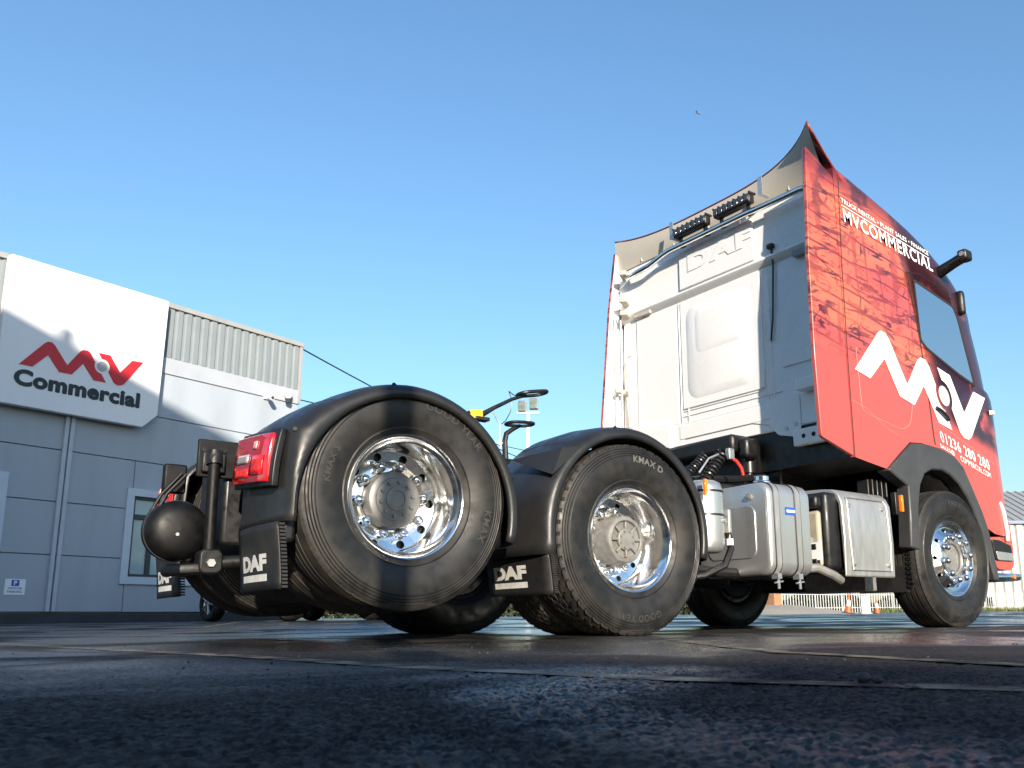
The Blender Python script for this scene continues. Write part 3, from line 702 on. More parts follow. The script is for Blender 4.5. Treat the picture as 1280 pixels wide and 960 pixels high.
# --- cab shell: the side outline swept across the width, bulging towards the middle
outline = [(-1.19,1.20,0,0),(-1.0,1.175,0,0),(-.80,1.15,0,0),(-.62,1.28,0,0),(-.463,1.388,0,0),(-.30,1.40,0,0),(-.02,1.385,0,0),(.14,1.345,0,0),(.27,1.27,0,0),(.41,1.06,0,0),(.50,.92,0,0),(.57,.79,0,0),
 (.70,.745,.3,0),(.815,.735,1,0),(.835,1.06,1,0),(.815,1.38,1,0),(.80,1.80,1,0),(.785,1.92,1,0),(.74,1.98,1.05,0),(.655,2.01,1.2,0),(.60,2.18,1.35,0),(.545,2.35,1.4,0),(.495,2.52,1.4,0),(.475,2.64,1.4,.1),(.455,2.73,1.3,.2),(.41,2.80,1.1,.4),(.32,2.88,.9,.7),(.20,2.965,.6,1),(.06,3.05,.4,1),(-.2,3.16,.2,1),(-.48,3.245,.1,1),(-.85,3.345,0,1),(-1.19,3.425,0,1)]
ysec = [(1.25,0),(1.247,.10),(1.238,.25),(1.215,.45),(1.16,.66),(1.05,.82),(.85,.93),(.5,.99),(0,1)]
ys = [(-y,s) for y,s in ysec] + [(y,s) for y,s in ysec[::-1][1:]]
b = MB(); n = len(outline); vs_ = []
for y, s_ in ys:
    for x, z, wx, wz in outline: vs_.append((x+.34*s_*wx, y, z+.16*s_*wz))
fs = []
for i in range(len(ys)-1):
    for j in range(n): fs.append((i*n+j, i*n+(j+1)%n, (i+1)*n+(j+1)%n, (i+1)*n+j))
fs += [tuple(range(n)), tuple(range((len(ys)-1)*n, len(ys)*n))]
b.add(vs_, fs); cab = b.build('cab', m_wrap, truck, smooth=28); cab['label'] = 'red printed cab side with white rear wall'
SIDE = -1.25
def on_side(poly, name, mt, h=.003, th=.004, parent=cab, bev=0):
    b = MB(); b.prism(poly, fxz, SIDE-h-th, SIDE-h); return b.build(name, mt, parent, smooth=0 if not bev else 35, bevel=bev)
def seam(pts, r=.004, mt=None, y=SIDE, parent=cab, name='seam'):
    b = MB(); b.tube([(x, y, z) for x, z in pts], r, 6); return b.build(name, mt or m_seam, parent)
# front windscreen and side window
win = round_corners([(-.185,2.755),(.375,2.655),(.43,2.56),(.592,2.02),(.36,2.075),(-.09,2.215),(-.165,2.265)], .03)
cxw, czw = .2, 2.42
def cut(o, b, mt):                        # cut a solid out of a part for good
    c_ = b.build('cutter', mt); md = o.modifiers.new('cut','BOOLEAN'); md.operation = 'DIFFERENCE'; md.object = c_; md.solver = 'EXACT'
    try: md.material_mode = 'TRANSFER'
    except Exception: pass
    dg = bpy.context.evaluated_depsgraph_get(); me = bpy.data.meshes.new_from_object(o.evaluated_get(dg)); o.modifiers.remove(md); o.data = me; bpy.data.objects.remove(c_)
m_inside = mat('cab_interior_grey', (.10,.10,.105), .7)
b = MB(); b.prism([(.04+(x-.04)*.99, z) for x, z in win], fxz, -1.4, 1.4); cut(cab, b, m_inside)
b = MB(); b.prism([(-.9,1.5),(.5,1.55),(.56,1.93),(.80,2.04),(1.6,2.04),(1.5,2.62),(.44,2.62),(.30,2.80),(-.9,2.9)], fxz, -1.13, 1.13); cut(cab, b, m_inside)
def glass(name, tint=(.30,.49,.60)):
    m_ = bpy.data.materials.new(name); m_.use_nodes = True; nt = m_.node_tree; N = nt.nodes; L = nt.links; N.remove(N['Principled BSDF'])
    tr = N.new('ShaderNodeBsdfTransparent'); tr.inputs[0].default_value = (*tint,1); gl = N.new('ShaderNodeBsdfGlossy'); gl.inputs['Roughness'].default_value = .01
    fr = N.new('ShaderNodeFresnel'); fr.inputs[0].default_value = 1.6; mx = N.new('ShaderNodeMixShader'); L.new(fr.outputs[0], mx.inputs[0]); L.new(tr.outputs[0], mx.inputs[1]); L.new(gl.outputs[0], mx.inputs[2])
    L.new(mx.outputs[0], N['Material Output'].inputs[0]); return m_
m_glass = glass('cab_glass')
b = MB(); b.add([(x, SIDE-.004, z) for x, z in win], [tuple(range(len(win)))]); b.build('side_window', m_glass, cab, smooth=0)
b = MB(); b.add([(x, -SIDE+.004, z) for x, z in win], [tuple(range(len(win)))]); b.build('side_window', m_glass, cab, smooth=0)
wo = [(cxw+(x-cxw)*1.07+.006, czw+(z-czw)*1.075) for x, z in win]; nw = len(win)
for sy in (-1, 1):
    b = MB(); y0, y1 = sy*1.2515, sy*1.2555
    b.add([(x,y1,z) for x,z in wo]+[(x,y1,z) for x,z in win]+[(x,y0,z) for x,z in wo]+[(x,y0,z) for x,z in win], [f for i in range(nw) for f in ((i,(i+1)%nw,nw+(i+1)%nw,nw+i),(i,2*nw+i,2*nw+(i+1)%nw,(i+1)%nw),(nw+i,nw+(i+1)%nw,3*nw+(i+1)%nw,3*nw+i))]); b.build('window_seal', m_seam, cab, smooth=0)
for sy in (-1, 1):
    b = MB(); b.prism(round_corners([(-.55,1.5),(-.10,1.5),(-.12,1.72),(-.36,1.85),(-.46,2.42),(-.62,2.42),(-.62,1.7)], .05), fxz, sy*.55-.26, sy*.55+.26); b.build('seat', m_seam, cab, bevel=.04)
b = MB(); b.tube([(.36+.19*math.cos(a)*.35, -.55+.22*math.cos(a)*0+.22*math.sin(a), 1.95+.19*math.cos(a)) for a in np.linspace(0,2*math.pi,25)[:-1]], .016, 8, closed=True); b.build('steering_wheel', m_seam, cab)
for sy in (-1, 1):
    b = MB(); b.tube([(1.0,sy*.93,2.03),(.93,sy*.92,2.33),(.84,sy*.91,2.63)], .055, 8); b.build('pillar_trim', m_seam, cab)
    b = MB(); b.obox((.72,sy*.50,2.58),(.10,0,.03),(0,.34,0),(-.003,0,.012)); b.build('sun_visor', m_seam, cab)
b = MB(); b.box(.45,.98,-1.1,1.1,1.78,2.02); b.build('dashboard', m_seam, cab, bevel=.04)
b = MB(); gpts = [(y, s_) for y, s_ in ys if abs(y) < 1.17]
vs_ = []; ks = [k for k in range(19, 24)]
for y, s_ in gpts:
    for k in ks:
        x, z, wx, wz = outline[k]; vs_.append((x+.34*s_*wx+.012, y, z+.16*s_*wz))
kk = len(ks); b.add(vs_, [(i*kk+j, i*kk+j+1, (i+1)*kk+j+1, (i+1)*kk+j) for i in range(len(gpts)-1) for j in range(kk-1)]); b.build('windscreen', m_glass, cab)
# door and panel seams
seam([(-.288,2.816),(-.235,2.55),(-.175,2.2),(-.13,1.75),(-.112,1.479),(-.10,1.41)], .0065)
seam([(-.288,2.816),(-.1,2.84),(.2,2.80),(.40,2.72)], .004)
seam([(-.06,1.60),(.2,1.52),(.5,1.435),(.81,1.34)], .004, m_redseam)
seam([(-1.183,1.20),(-1.18,1.9),(-1.165,2.7),(-1.13,3.38)], .0045)
seam([(x, z) for x, z in round_corners([(-1.07,2.05),(-1.05,1.56),(-.95,1.535),(-.55,1.475),(-.43,1.53),(-.36,1.74)], .05)][1:-1], .003, m_redseam)
seam([(-1.17,1.62),(-1.0,1.58),(-.75,1.46),(-.60,1.42)], .003, m_redseam)
seam([(-1.55,2.70),(-1.35,2.60),(-1.17,2.54)], .003)
# door handle
on_side(round_corners([(-.09,1.765),(.02,1.735),(.115,1.66),(.13,1.59),(.02,1.63),(-.08,1.68)], .02), 'door_handle_recess', m_seam, .001, .003)
b = MB(); b.tube([(-.06,-1.268,1.715),(.0,-1.28,1.69),(.07,-1.28,1.655),(.11,-1.268,1.635)], .014, 8); b.build('door_handle', m_black, cab)
# white zigzag logo (sign logo carried over by an affine fit)
S_ = np.array([(-.78,4.765),(-.325,5.305),(.05,4.939),(.33,5.305),(.799,4.759),(1.281,5.317),(1.509,5.34),(1.06,4.76),(.615,5.319),(.12,4.776),(-.554,4.771)])
T_ = np.array([(-1.14,1.85),(-.745,2.234),(-.437,1.861),(-.15,2.109),(.191,1.578),(.573,1.94),(.725,1.891),(.36,1.52),(.05,2.077),(-.351,1.69),(-.921,1.811)])
A_ = np.linalg.lstsq(np.c_[S_, np.ones(len(S_))], T_, rcond=None)[0]
aff = lambda u, v: tuple(np.array([u,v,1.])@A_)
for i, poly in enumerate(logo_shapes()):
    on_side([aff(*q) for q in poly], 'logo_shape', m_whitevinyl if i < 2 else m_greyvinyl, .003, .003)
def side_text(txt, c00, c10, c01, name, bold=.03, mt=m_whitevinyl, spacing=1.0):   # c00 bottom-left, c10 bottom-right, c01 top-left (x,z)
    vs_, fs = fit2d(text2d(txt, 1, bold=.004, spacing=spacing), 0, 1, 0, 1)
    L_ = math.hypot(c10[0]-c00[0], c10[1]-c00[1]); H_ = abs(c01[1]-c00[1]); d = bold*H_
    b = heavy(([(u*L_, v*H_) for u, v in vs_], fs), d, lambda u,v,k: (c00[0]+u/L_*(c10[0]-c00[0])+v/H_*(c01[0]-c00[0]), SIDE-.0045-.0003*k, c00[1]+u/L_*(c10[1]-c00[1])+v/H_*(c01[1]-c00[1])))
    return b.build(name, mt, cab, smooth=0)
side_text('01236 280 280', (-.012,1.447), (.72,1.277), (-.03,1.535), 'lettering', .014, spacing=1.14)
side_text('SALES@', (-.03,1.387), (.172,1.345), (-.038,1.428), 'lettering', .012, spacing=1.16)
side_text('COMMERCIAL.COM', (.262,1.315), (.722,1.212), (.252,1.362), 'lettering', .012, spacing=1.16)
side_text('MVCOMMERCIAL', (-1.095,3.025), (.115,2.915), (-1.105,3.130), 'lettering', .028, spacing=1.16)
side_text('TRUCK RENTAL \u2022 PLANT SALES \u2022 FINANCE', (-1.118,3.178), (.068,3.045), (-1.124,3.216), 'lettering', .015, spacing=1.08)
on_side([(-1.118,3.158),(.075,3.026),(.075,3.020),(-1.118,3.151)], 'lettering_rule', m_whitevinyl, .003, .002)
# camera mirror arm
b = MB(); b.tube([(.235,-1.23,2.935),(.23,-1.30,2.955),(.22,-1.39,2.975),(.205,-1.48,2.99)], [.052,.048,.044,.046], 12); arm = b.build('mirror_arm', m_black, cab)
b = MB(); b.obox((.20,-1.495,2.995),(.06,0,0),(0,.04,0),(0,0,.046)); b.build('camera_head', m_black, cab, bevel=.02)
b = MB(); b.cyl((.132,-1.50,2.998),(.1405,-1.50,2.998),.020); b.build('camera_lens', m_steel, cab)
b = MB(); b.obox((.50,-1.25,2.72),(.035,0,0),(0,.05,0),(0,0,.11)); b.build('mirror_foot', m_black, cab, bevel=.03)
b = MB(); b.cyl((.80,-1.255,1.79),(.83,-1.285,1.79),.022,.018,12); b.build('side_camera', m_whitevinyl, cab)

# dark underside and rear apron of the cab
cab.data.materials.append(m_black); kb = len(cab.data.materials)-1
for p in cab.data.polygons:
    if p.center.z < 1.43 and p.normal.z < -.5: p.material_index = kb
b = MB(); b.box(-1.205,-1.191,-1.21,1.21,1.20,1.499); b.build('rear_apron', m_black, cab)
# --- side extenders
def extender(poly, sgn, name):
    y0, y1 = sgn*1.2505, sgn*1.222
    b = MB(); b.prism(round_corners(poly, .02, 3), fxz, y0, y1); o = b.build(name, m_wrap, cab, bevel=.004)
    b = MB(); b.prism([(x*.985-.018, 2.3+(z-2.3)*.985) for x, z in poly], fxz, sgn*1.2215, sgn*1.214); b.build('extender_lining', m_white, cab)
extender([(-1.512,3.515),(-1.54,2.95),(-1.553,2.73),(-1.558,2.68),(-1.568,1.906),(-1.552,1.306),(-1.195,1.205),(-1.195,3.36)], -1, 'side_extender')
extender([(-1.27,3.60),(-1.36,2.98),(-1.467,1.86),(-1.47,1.32),(-1.195,1.22),(-1.195,3.42)], 1, 'side_extender')
# lower skirt of the extender
# --- rear wall
rw = MB(); rtop = [(y, 3.42+.155*s_) for y, s_ in ys if abs(y) < 1.21]
rw.prism([(-1.205,1.50)]+rtop+[(1.205,1.50)], fyz, -1.225, -1.192); wall = rw.build('rear_wall', m_white, cab, bevel=.01)
def wb_(name, x, y0, y1, z0, z1, mt=m_white, bev=.01, x1=-1.2255, seg=3, parent=cab):
    b = MB(); b.box(x, x1, y0, y1, z0, z1); return b.build(name, mt, parent, bevel=bev, seg=seg)
wb_('upper_panel', -1.252, -1.20, 1.20, 2.915, 3.30, bev=.018)
wb_('upper_centre_panel', -1.268, -.50, .36, 2.935, 3.30, bev=.014, x1=-1.2525)
b = MB(); b.prism([(-1.2255,2.85),(-1.262,2.885),(-1.275,2.905),(-1.262,2.925),(-1.2255,2.93)], lambda u,v,h: (u,h,v), -1.20, 1.20); b.build('pressed_rib', m_white, cab, bevel=.006)
wb_('centre_panel', -1.238, -.52, .395, 1.86, 2.84, bev=.012)
def frust(name, y0,y1,z0,z1, xb, xt, inset, r=.1):
    b = MB(); o1 = rrect(y0,y1,z0,z1,r,8); o2 = rrect(y0+inset,y1-inset,z0+inset,z1-inset,r*.8,8); n_ = len(o1)
    b.add([(xb,u,v) for u,v in o1]+[(xt,u,v) for u,v in o2], [(i,(i+1)%n_,n_+(i+1)%n_,n_+i) for i in range(n_)]+[tuple(range(n_,2*n_))]); return b.build(name, m_white, cab, smooth=60)
frust('pressed_panel', -.43,.325,1.93,2.77,-1.2385,-1.252,.05,.12)
frust('pressed_panel', -.33,.20,2.32,2.70,-1.2525,-1.258,.03,.06)
for y_ in (.335, .42, -.545, -.60):
    b = MB(); b.tube([(-1.2275,y_,1.60),(-1.2275,y_,2.84)], .0065, 6); b.build('panel_bead', m_white, cab)
wb_('side_panel', -1.236, -1.13, -.70, 1.98, 2.83, bev=.03)
wb_('side_panel', -1.234, .46, .98, 1.75, 2.83, bev=.02)
for z_, y0, y1 in ((1.845,-.5,.40),(1.80,-.68,.41),(1.735,-.52,.41)):
    b = MB(); b.tube([(-1.2275,y0,z_),(-1.2275,y1,z_)], .006, 6); b.build('panel_bead', m_white, cab)
wb_('lower_panel', -1.236, -.56, .45, 1.60, 1.72, bev=.01)
b = MB(); b.prism(round_corners([(1.15,1.45),(.50,1.45),(.44,1.53),(.40,1.60),(-.36,1.60),(-.52,1.56),(-.62,1.46),(-.78,1.42),(-.84,1.48),(-.84,1.75),(1.15,1.75)], .02), fyz, -1.232, -1.2258); b.build('lower_sill', m_white, cab, bevel=.006)
wb_('lower_box_panel', -1.26, .55, 1.0, 1.52, 1.78, bev=.012, x1=-1.2325)
for y_, z_ in ((-.70,1.50),(-.79,1.52),(.60,1.49),(.66,1.49)):
    b = MB(); b.cyl((-1.2325,y_,z_),(-1.24,y_,z_),.014,n=10); b.build('bolt', m_steel, cab)
# embossed lettering on the wall
vs_, fs = fit2d(text2d('DAF', 1, bold=.05, spacing=1.15), 0, 1, 0, 1)
b = MB(); b.add([(-1.2705, .245-u*.73, 3.075+v*.15) for u,v in vs_], fs); o = b.build('embossed_lettering', m_white, cab, smooth=0, solid=.006)
# beam with holes at the lower near corner
b = MB(); b.box(-1.29,-1.232,-1.20,-.80,1.335,1.46); bm_ = b.build('corner_beam', m_white, cab, bevel=.008)
for k in range(3):
    b = MB(); b.cyl((-1.291,-.90-k*.09,1.40),(-1.294,-.90-k*.09,1.40),.017,n=14); b.build('beam_hole', m_seam, cab)
b = MB(); b.box(-1.33,-1.24,-1.19,-.88,1.74,1.83); b.build('corner_bracket', m_white, cab, bevel=.01)
# dark aerial cable and slot
b = MB(); b.tube([(-1.262,-.678,2.96),(-1.245,-.675,2.84),(-1.243,-.64,2.4),(-1.243,-.61,2.22)], .008, 6); b.build('aerial_cable', m_hoseb, cab)
b = MB(); b.obox((-1.27,-.678,2.985),(.02,0,0),(0,.03,0),(0,0,.018)); b.build('cable_gland', m_hoseb, cab, bevel=.006)
wb_('dark_bracket', -1.29, -1.10, -.90, 2.81, 2.86, m_trim, .004)
# far side fittings
for y_, z0, z1 in ((1.17,1.50,2.93),(1.10,1.50,2.93)):
    b = MB(); b.cyl((-1.33,y_,z0),(-1.33,y_,z1),.013,n=10); b.build('stay_tube', m_steel if y_ < 1.15 else m_white, cab)
b = MB(); b.tube([(-1.28,1.01,2.50),(-1.30,1.05,2.485),(-1.30,1.06,2.42),(-1.29,1.035,2.1),(-1.28,1.0,1.62)], .016, 8); b.build('air_pipe', mat('pale_grey_tube', (.48,.46,.42), .4), cab)
for z_, l_ in ((3.30,.30),(3.03,.28),(2.90,.24)):
    b = MB(); b.obox((-1.30,1.06,z_),(.07,.05,0),(-.02,.03,0),(0,0,.022)); b.build('hinge_bracket', m_white_in, cab, bevel=.008)
wb_('slotted_bracket', -1.262, .76, 1.0, 2.85, 2.90, m_white_in, .01, x1=-1.236)
b = MB(); b.obox((-1.30,1.12,2.16),(.09,.03,0),(-.01,.02,0),(0,0,.02)); b.build('hinge_bracket', m_white_in, cab, bevel=.006)
# chrome rail with two lamp bars
dzr = -.035
rp = [(-1.25,1.03,3.285),(-1.31,.99,3.285),(-1.33,.80,3.285),(-1.335,.66,3.29),(-1.335,.46,3.335),(-1.335,.38,3.345),(-1.335,-.52,3.345),(-1.335,-.62,3.34),(-1.335,-.78,3.335),(-1.33,-1.05,3.335),(-1.27,-1.16,3.335)]
b = MB(); b.tube([(x-.012,y,z+dzr) for x,y,z in rp], .026, 14); rail = b.build('chrome_rail', m_chrome, cab, smooth=60)
for y0, y1 in ((.285,-.11),(-.20,-.595)):
    b = MB(); b.obox((-1.365,(y0+y1)/2,3.41),(.035,0,0),(0,(y0-y1)/2,0),(0,0,.042)); lb = b.build('lamp_bar', m_black, cab, bevel=.012)
    for k in range(7):
        yy = y0-(y0-y1)*(k+.5)/7
        b = MB(); b.obox((-1.403,yy,3.41),(.008,0,0),(0,.022,0),(0,0,.028)); b.build('lamp_cell', mat('lamp_cell_dark', (.03,.03,.035), .12, coat=1), cab, bevel=.006)
    for k in range(8):
        yy = y0-(y0-y1)*k/7
        b = MB(); b.obox((-1.36,yy,3.453),(.04,0,0),(0,.006,0),(0,0,.008)); b.build('cooling_fin', m_seam, cab)
    for yy in (y0-.05, y1+.05):
        b = MB(); b.cyl((-1.335,yy-.018,3.31),(-1.335,yy+.018,3.31),.031,n=16); b.build('rail_clamp', m_hoseb, cab)
        b = MB(); b.obox((-1.35,yy,3.355),(.012,0,0),(0,.012,0),(0,0,.03)); b.build('lamp_stay', m_hoseb, cab)
    b = MB(); b.cyl((-1.335,(y0+y1)/2-.03,3.31),(-1.335,(y0+y1)/2+.03,3.31),.0225,n=16); b.build('rail_sticker', m_redglow, cab)
for y_ in (.345, -.68):
    b = MB(); b.box(-1.36,-1.352,y_-.022,y_+.022,3.40,3.56); b.box(-1.352,-1.26,y_-.02,y_+.02,3.405,3.412); b.build('steel_bracket', m_steel, cab)
# roof deflector
EZ = lambda y: 3.585+.135*(abs(y)/1.25)**3
EX = lambda y: -1.25-(.225 if y < 0 else .0)*(abs(y)/1.25)**4
YY = np.linspace(-1.25,1.25,41)
def inner(u, v):
    y = YY[int(round(u*40))]; a = (EX(y),EZ(y)); c = (-1.236, 3.385); w_ = v; bow = -.012*math.sin(math.pi*v)
    return (a[0]+(c[0]-a[0])*w_+bow, y*(1-.035*v), a[1]+(c[1]-a[1])*w_)
b = MB(); b.grid(inner, 41, 9); b.build('deflector_lining', m_white_in, cab, smooth=60)
def outer(u, v):
    y = YY[int(round(u*40))]; e = (EX(y)+.0,EZ(y)+.012); ty = abs(y)/1.25
    x2 = -1.10+.85*(1-ty**6); z2 = 3.40+.18*(1-ty**4)*(1-v)
    return (e[0]+(x2-e[0])*v, y*1.0, e[1]*(1-v)+(3.36+.12*(1-ty**2))*v)
b = MB(); b.grid(outer, 41, 10); b.build('roof_deflector', m_wrap, cab, smooth=60, solid=.012)
for k in range(5):
    y_ = -.9+k*.45
    b = MB(); b.tube([(EX(y_)+.02, y_*.99, EZ(y_)-.03), (-1.24, y_*.97, 3.40)], .010, 6); b.build('lining_rib', m_white_in, cab)
# --- wheel arch flare and liner
flare_out = [(-.81,1.142),(-.62,1.272),(-.463,1.38),(-.30,1.392),(-.02,1.377),(.14,1.337),(.262,1.262),(.40,1.055),(.49,.915),(.555,.78),(.60,.60),(.64,.42),(.65,.36)]
flare_in = [(.575,.36),(.56,.42),(.50,.60),(.43,.78),(.35,.92),(.27,1.02),(.16,1.12),(.04,1.18),(-.065,1.205),(-.22,1.195),(-.33,1.15),(-.40,1.06),(-.45,.90),(-.475,.72),(-.48,.56),(-.60,.58),(-.578,.80),(-.565,1.04)]
b = MB(); b.prism(flare_out+flare_in, fxz, -1.275, -1.16); fl = b.build('wheel_arch', m_flare, truck, bevel=.014)
lin = [(.575,.36),(.50,.60),(.43,.78),(.35,.92),(.27,1.02),(.16,1.12),(.04,1.18),(-.065,1.205),(-.22,1.195),(-.33,1.15),(-.40,1.06),(-.45,.90),(-.475,.72),(-.48,.50)]
for sg_ in (-1, 1):
    b = MB(); m_n = len(lin); vs_ = [(x, sg_*1.159, z) for x,z in lin]+[(x, sg_*.60, z+.03) for x,z in lin]; b.add(vs_, [(i,i+1,m_n+i+1,m_n+i) for i in range(m_n-1)])
    b.build('arch_liner', m_black, truck, solid=.01)
    b = MB(); b.box(-.60,.66,sg_*.60-.006,sg_*.60+.006,.55,1.38); b.build('arch_back', m_black, truck)
b = MB(); b.prism(flare_out+flare_in, fxz, 1.275, 1.16); b.build('wheel_arch', m_flare, truck, bevel=.014)
for k in range(5):
    b = MB(); b.obox((-.66-.028*k,-1.10+.02*k,.86),(.009,0,0),(0,.05,0),(0,0,.24)); b.build('liner_rib', m_black, fl, bevel=.006)
for k in range(14):
    b = MB(); b.obox((-.52,-1.20+.0*k,.30+.034*k),(.02,0,0),(0,.018,0),(0,0,.011)); b.build('spray_brush', m_hoseb, fl)
b = MB(); b.box(-.53,-.50,-1.17,-.75,.26,.80); b.build('spray_flap', m_flap, fl)
b = MB(); b.obox((-.668,-1.262,.90),(.012,0,0),(0,.014,0),(0,0,.062)); b.build('side_marker', m_orange, fl, bevel=.004)
b = MB(); b.obox((-.70,-1.23,.90),(.022,0,0),(0,.022,0),(0,0,.085)); b.build('marker_bracket', m_black, fl, bevel=.006)
# front bumper with step and chrome bar
b = MB(); b.prism(round_corners([(.66,.72),(.83,.73),(1.02,.88),(1.04,.66),(1.03,.50),(.96,.45),(.74,.46),(.70,.58)], .03), fxz, -1.22, 1.22); bump = b.build('bumper', m_red, truck, bevel=.03)
b = MB(); b.prism(round_corners([(.665,.70),(.80,.70),(.985,.66),(.995,.53),(.71,.53)], .02), fxz, -1.235, -1.2205); b.build('step_recess', m_black, bump, bevel=.008)
b = MB(); b.prism(round_corners([(.70,.605),(.98,.595),(.985,.53),(.72,.53)], .015), fxz, -1.245, -1.2355); b.build('step_tread', m_alu, bump, bevel=.004)
b = MB(); b.tube([(.68,-1.16,.395),(.80,-1.20,.395),(1.10,-1.20,.40),(1.20,-1.10,.40),(1.24,-.8,.40),(1.24,.8,.40),(1.20,1.10,.40)], .032, 12); b.build('chrome_bar', m_chrome, bump, smooth=60)
b = MB(); b.obox((.70,-1.14,.40),(.09,0,0),(0,.06,0),(0,0,.04)); b.build('bar_mount', m_black, bump, bevel=.015)
b = MB(); b.cyl((.98,-1.232,.40),(.98,-1.238,.40),.02); b.build('marker_lens', m_orange, bump)
b = MB(); b.tube([(.835,-1.245,1.02),(.87,-1.252,.95),(.90,-1.252,.78),(.91,-1.245,.70)], .018, 8); b.build('corner_vane', m_white, bump)

# ------------------------------------------------------------------ wheels
def tyre_mesh(kind, flat):
    side = [(.290,.004),(.303,-.010),(.318,-.017),(.322,-.0215),(.328,-.019),(.36,-.032),(.40,-.039),(.44,-.040),(.456,-.0375),(.459,-.0400),(.463,-.0365),(.470,-.035),(.473,-.0372),(.476,-.033),(.483,-.031),(.486,-.0332),(.489,-.0285),(.496,-.026),(.499,-.0280),(.502,-.0235),(.510,-.020),(.519,-.0145),(.526,-.008)]
    yc = .1175
    inner_side = [(r_, 2*yc-h) for r_, h in side[::-1]]
    if kind == 'drive':
        ty = [.002,.014,.032,.050,.062,.066,.074,.078,.100,.113,.117,.125,.129,.150,.159,.163,.171,.175,.200,.218,.232]
        gro = {.066:1,.074:1,.117:1,.125:1,.163:1,.171:1}; NB = 52
    else:
        ty = [.002,.012,.036,.048,.051,.059,.062,.084,.092,.095,.103,.106,.128,.136,.139,.147,.150,.174,.184,.187,.195,.198,.222,.232]
        gro = {.051:1,.059:1,.095:1,.103:1,.139:1,.147:1,.187:1,.195:1}; NB = 90
    crown = lambda y: .5345-.010*((y-yc)/.115)**4
    tread = [(crown(y)-(.014 if y in gro else 0), y) for y in ty]
    prof = side + tread + inner_side
    n = NB*5; ns = len(side); nt_ = len(tread)
    def rf(r_, h, w, j):
        if ns-2 <= j < ns+nt_+2:
            ph = (w/(2*math.pi)*NB)
            if kind == 'drive':
                d_ = abs(h-yc); ph += (1.9*d_/.115 if d_ > .03 else .8*(h-yc)/.03)
                if (ph % 1) < .2: r_ -= .009 if d_ > .03 else .005
            else:
                if (ph % 1) < .2 and (h < .004 or h > .229): r_ -= .002
        return r_
    b = MB(); b.lathe(prof, n, rfun=rf)
    if flat: b.v = [(x, y-(.006 if y < .1 else -.006)*max(0, min(1, (-z-.40)/.1)) if z < -.40 else y, max(z, -ZC)) for x, y, z in b.v]
    me = b.mesh('tyre_'+kind, m_rubber, smooth=24); me.materials.append(m_rubber2)
    pc = len(prof)-1
    for p in me.polygons:
        j = p.index % pc if False else None
    # tread faces carry the dusty tread material
    co = me.vertices
    for p in me.polygons:
        c_ = p.center; rr = math.hypot(c_.x, c_.z)
        if rr > .517 or (c_.z < -.49): p.material_index = 1
    return me
tm = {('drive',True): tyre_mesh('drive', True), ('rib',True): tyre_mesh('rib', True), ('rib',False): tyre_mesh('rib', False)}
def disc_with_holes(b, r0, y0, r1, y1, rh, hole_r, nh, wall=.012):     # conical ring r0..r1 with nh round holes
    hy = y0+(y1-y0)*(rh-r0)/(r1-r0); K = 6
    for k in range(nh):
        a0, a1 = 2*math.pi*(k-.5)/nh, 2*math.pi*(k+.5)/nh; am = (a0+a1)/2
        ring = [(r1, a0+(a1-a0)*i/K) for i in range(K)] + [(r1-(r1-r0)*i/K, a1) for i in range(K)] + [(r0, a1-(a1-a0)*i/K) for i in range(K)] + [(r0+(r1-r0)*i/K, a0) for i in range(K)]
        yy = lambda r_: y0+(y1-y0)*(r_-r0)/(r1-r0)
        outer_ = [(r_*math.cos(a), yy(r_), r_*math.sin(a)) for r_, a in ring]
        cx, cz = rh*math.cos(am), rh*math.sin(am); hol = []
        for (x, _, z) in outer_:
            d_ = math.atan2(z-cz, x-cx); hx, hz = cx+hole_r*math.cos(d_), cz+hole_r*math.sin(d_); hol.append((hx, yy(math.hypot(hx,hz)), hz))
        n_ = len(outer_); back = [(x, y+wall, z) for x,y,z in hol]
        b.add(outer_+hol+back, [(i,(i+1)%n_,n_+(i+1)%n_,n_+i) for i in range(n_)]+[(n_+i,n_+(i+1)%n_,2*n_+(i+1)%n_,2*n_+i) for i in range(n_)])
def rim_mesh(kind):
    b = MB()
    if kind == 'front':
        b.lathe([(.286,.03),(.296,.004),(.2967,-.004),(.292,-.008),(.284,-.005),(.277,.008),(.268,.022),(.256,.032),(.246,.034)], 96)
        disc_with_holes(b, .192, -.012, .246, .034, .221, .0155, 10)
        b.lathe([(.192,-.012),(.186,-.017),(.140,-.017),(.136,-.010),(.134,.03)], 96)
    else:
        b.lathe([(.286,.03),(.296,.004),(.2967,-.004),(.292,-.008),(.285,-.005),(.278,.008),(.270,.020),(.2605,.030),(.2595,.052),(.256,.066),(.253,.15),(.250,.182),(.243,.192)], 96)
        disc_with_holes(b, .196, .205, .243, .192, .219, .0165 if kind == 'drive' else .021, 10)
        b.lathe([(.196,.205),(.191,.201),(.142,.201),(.138,.206)], 96)
    b.lathe([(.258,.05),(.250,.235),(.286,.24)], 64) if kind == 'front' else b.lathe([(.262,.20),(.262,.235),(.287,.24)], 64)
    return b.mesh('rim_'+kind, m_chrome, smooth=40)
rm = {k: rim_mesh(k) for k in ('front','drive','tag')}
nutb = MB(); nutb.lathe([(.031,.006),(.031,-.002),(.026,-.006),(.024,-.008)], 6); nutb.lathe([(.0255,0),(.0255,-.036),(.021,-.050),(.010,-.057),(.0005,-.058)], 16); nut_me = nutb.mesh('wheel_nut', m_nut, smooth=50)
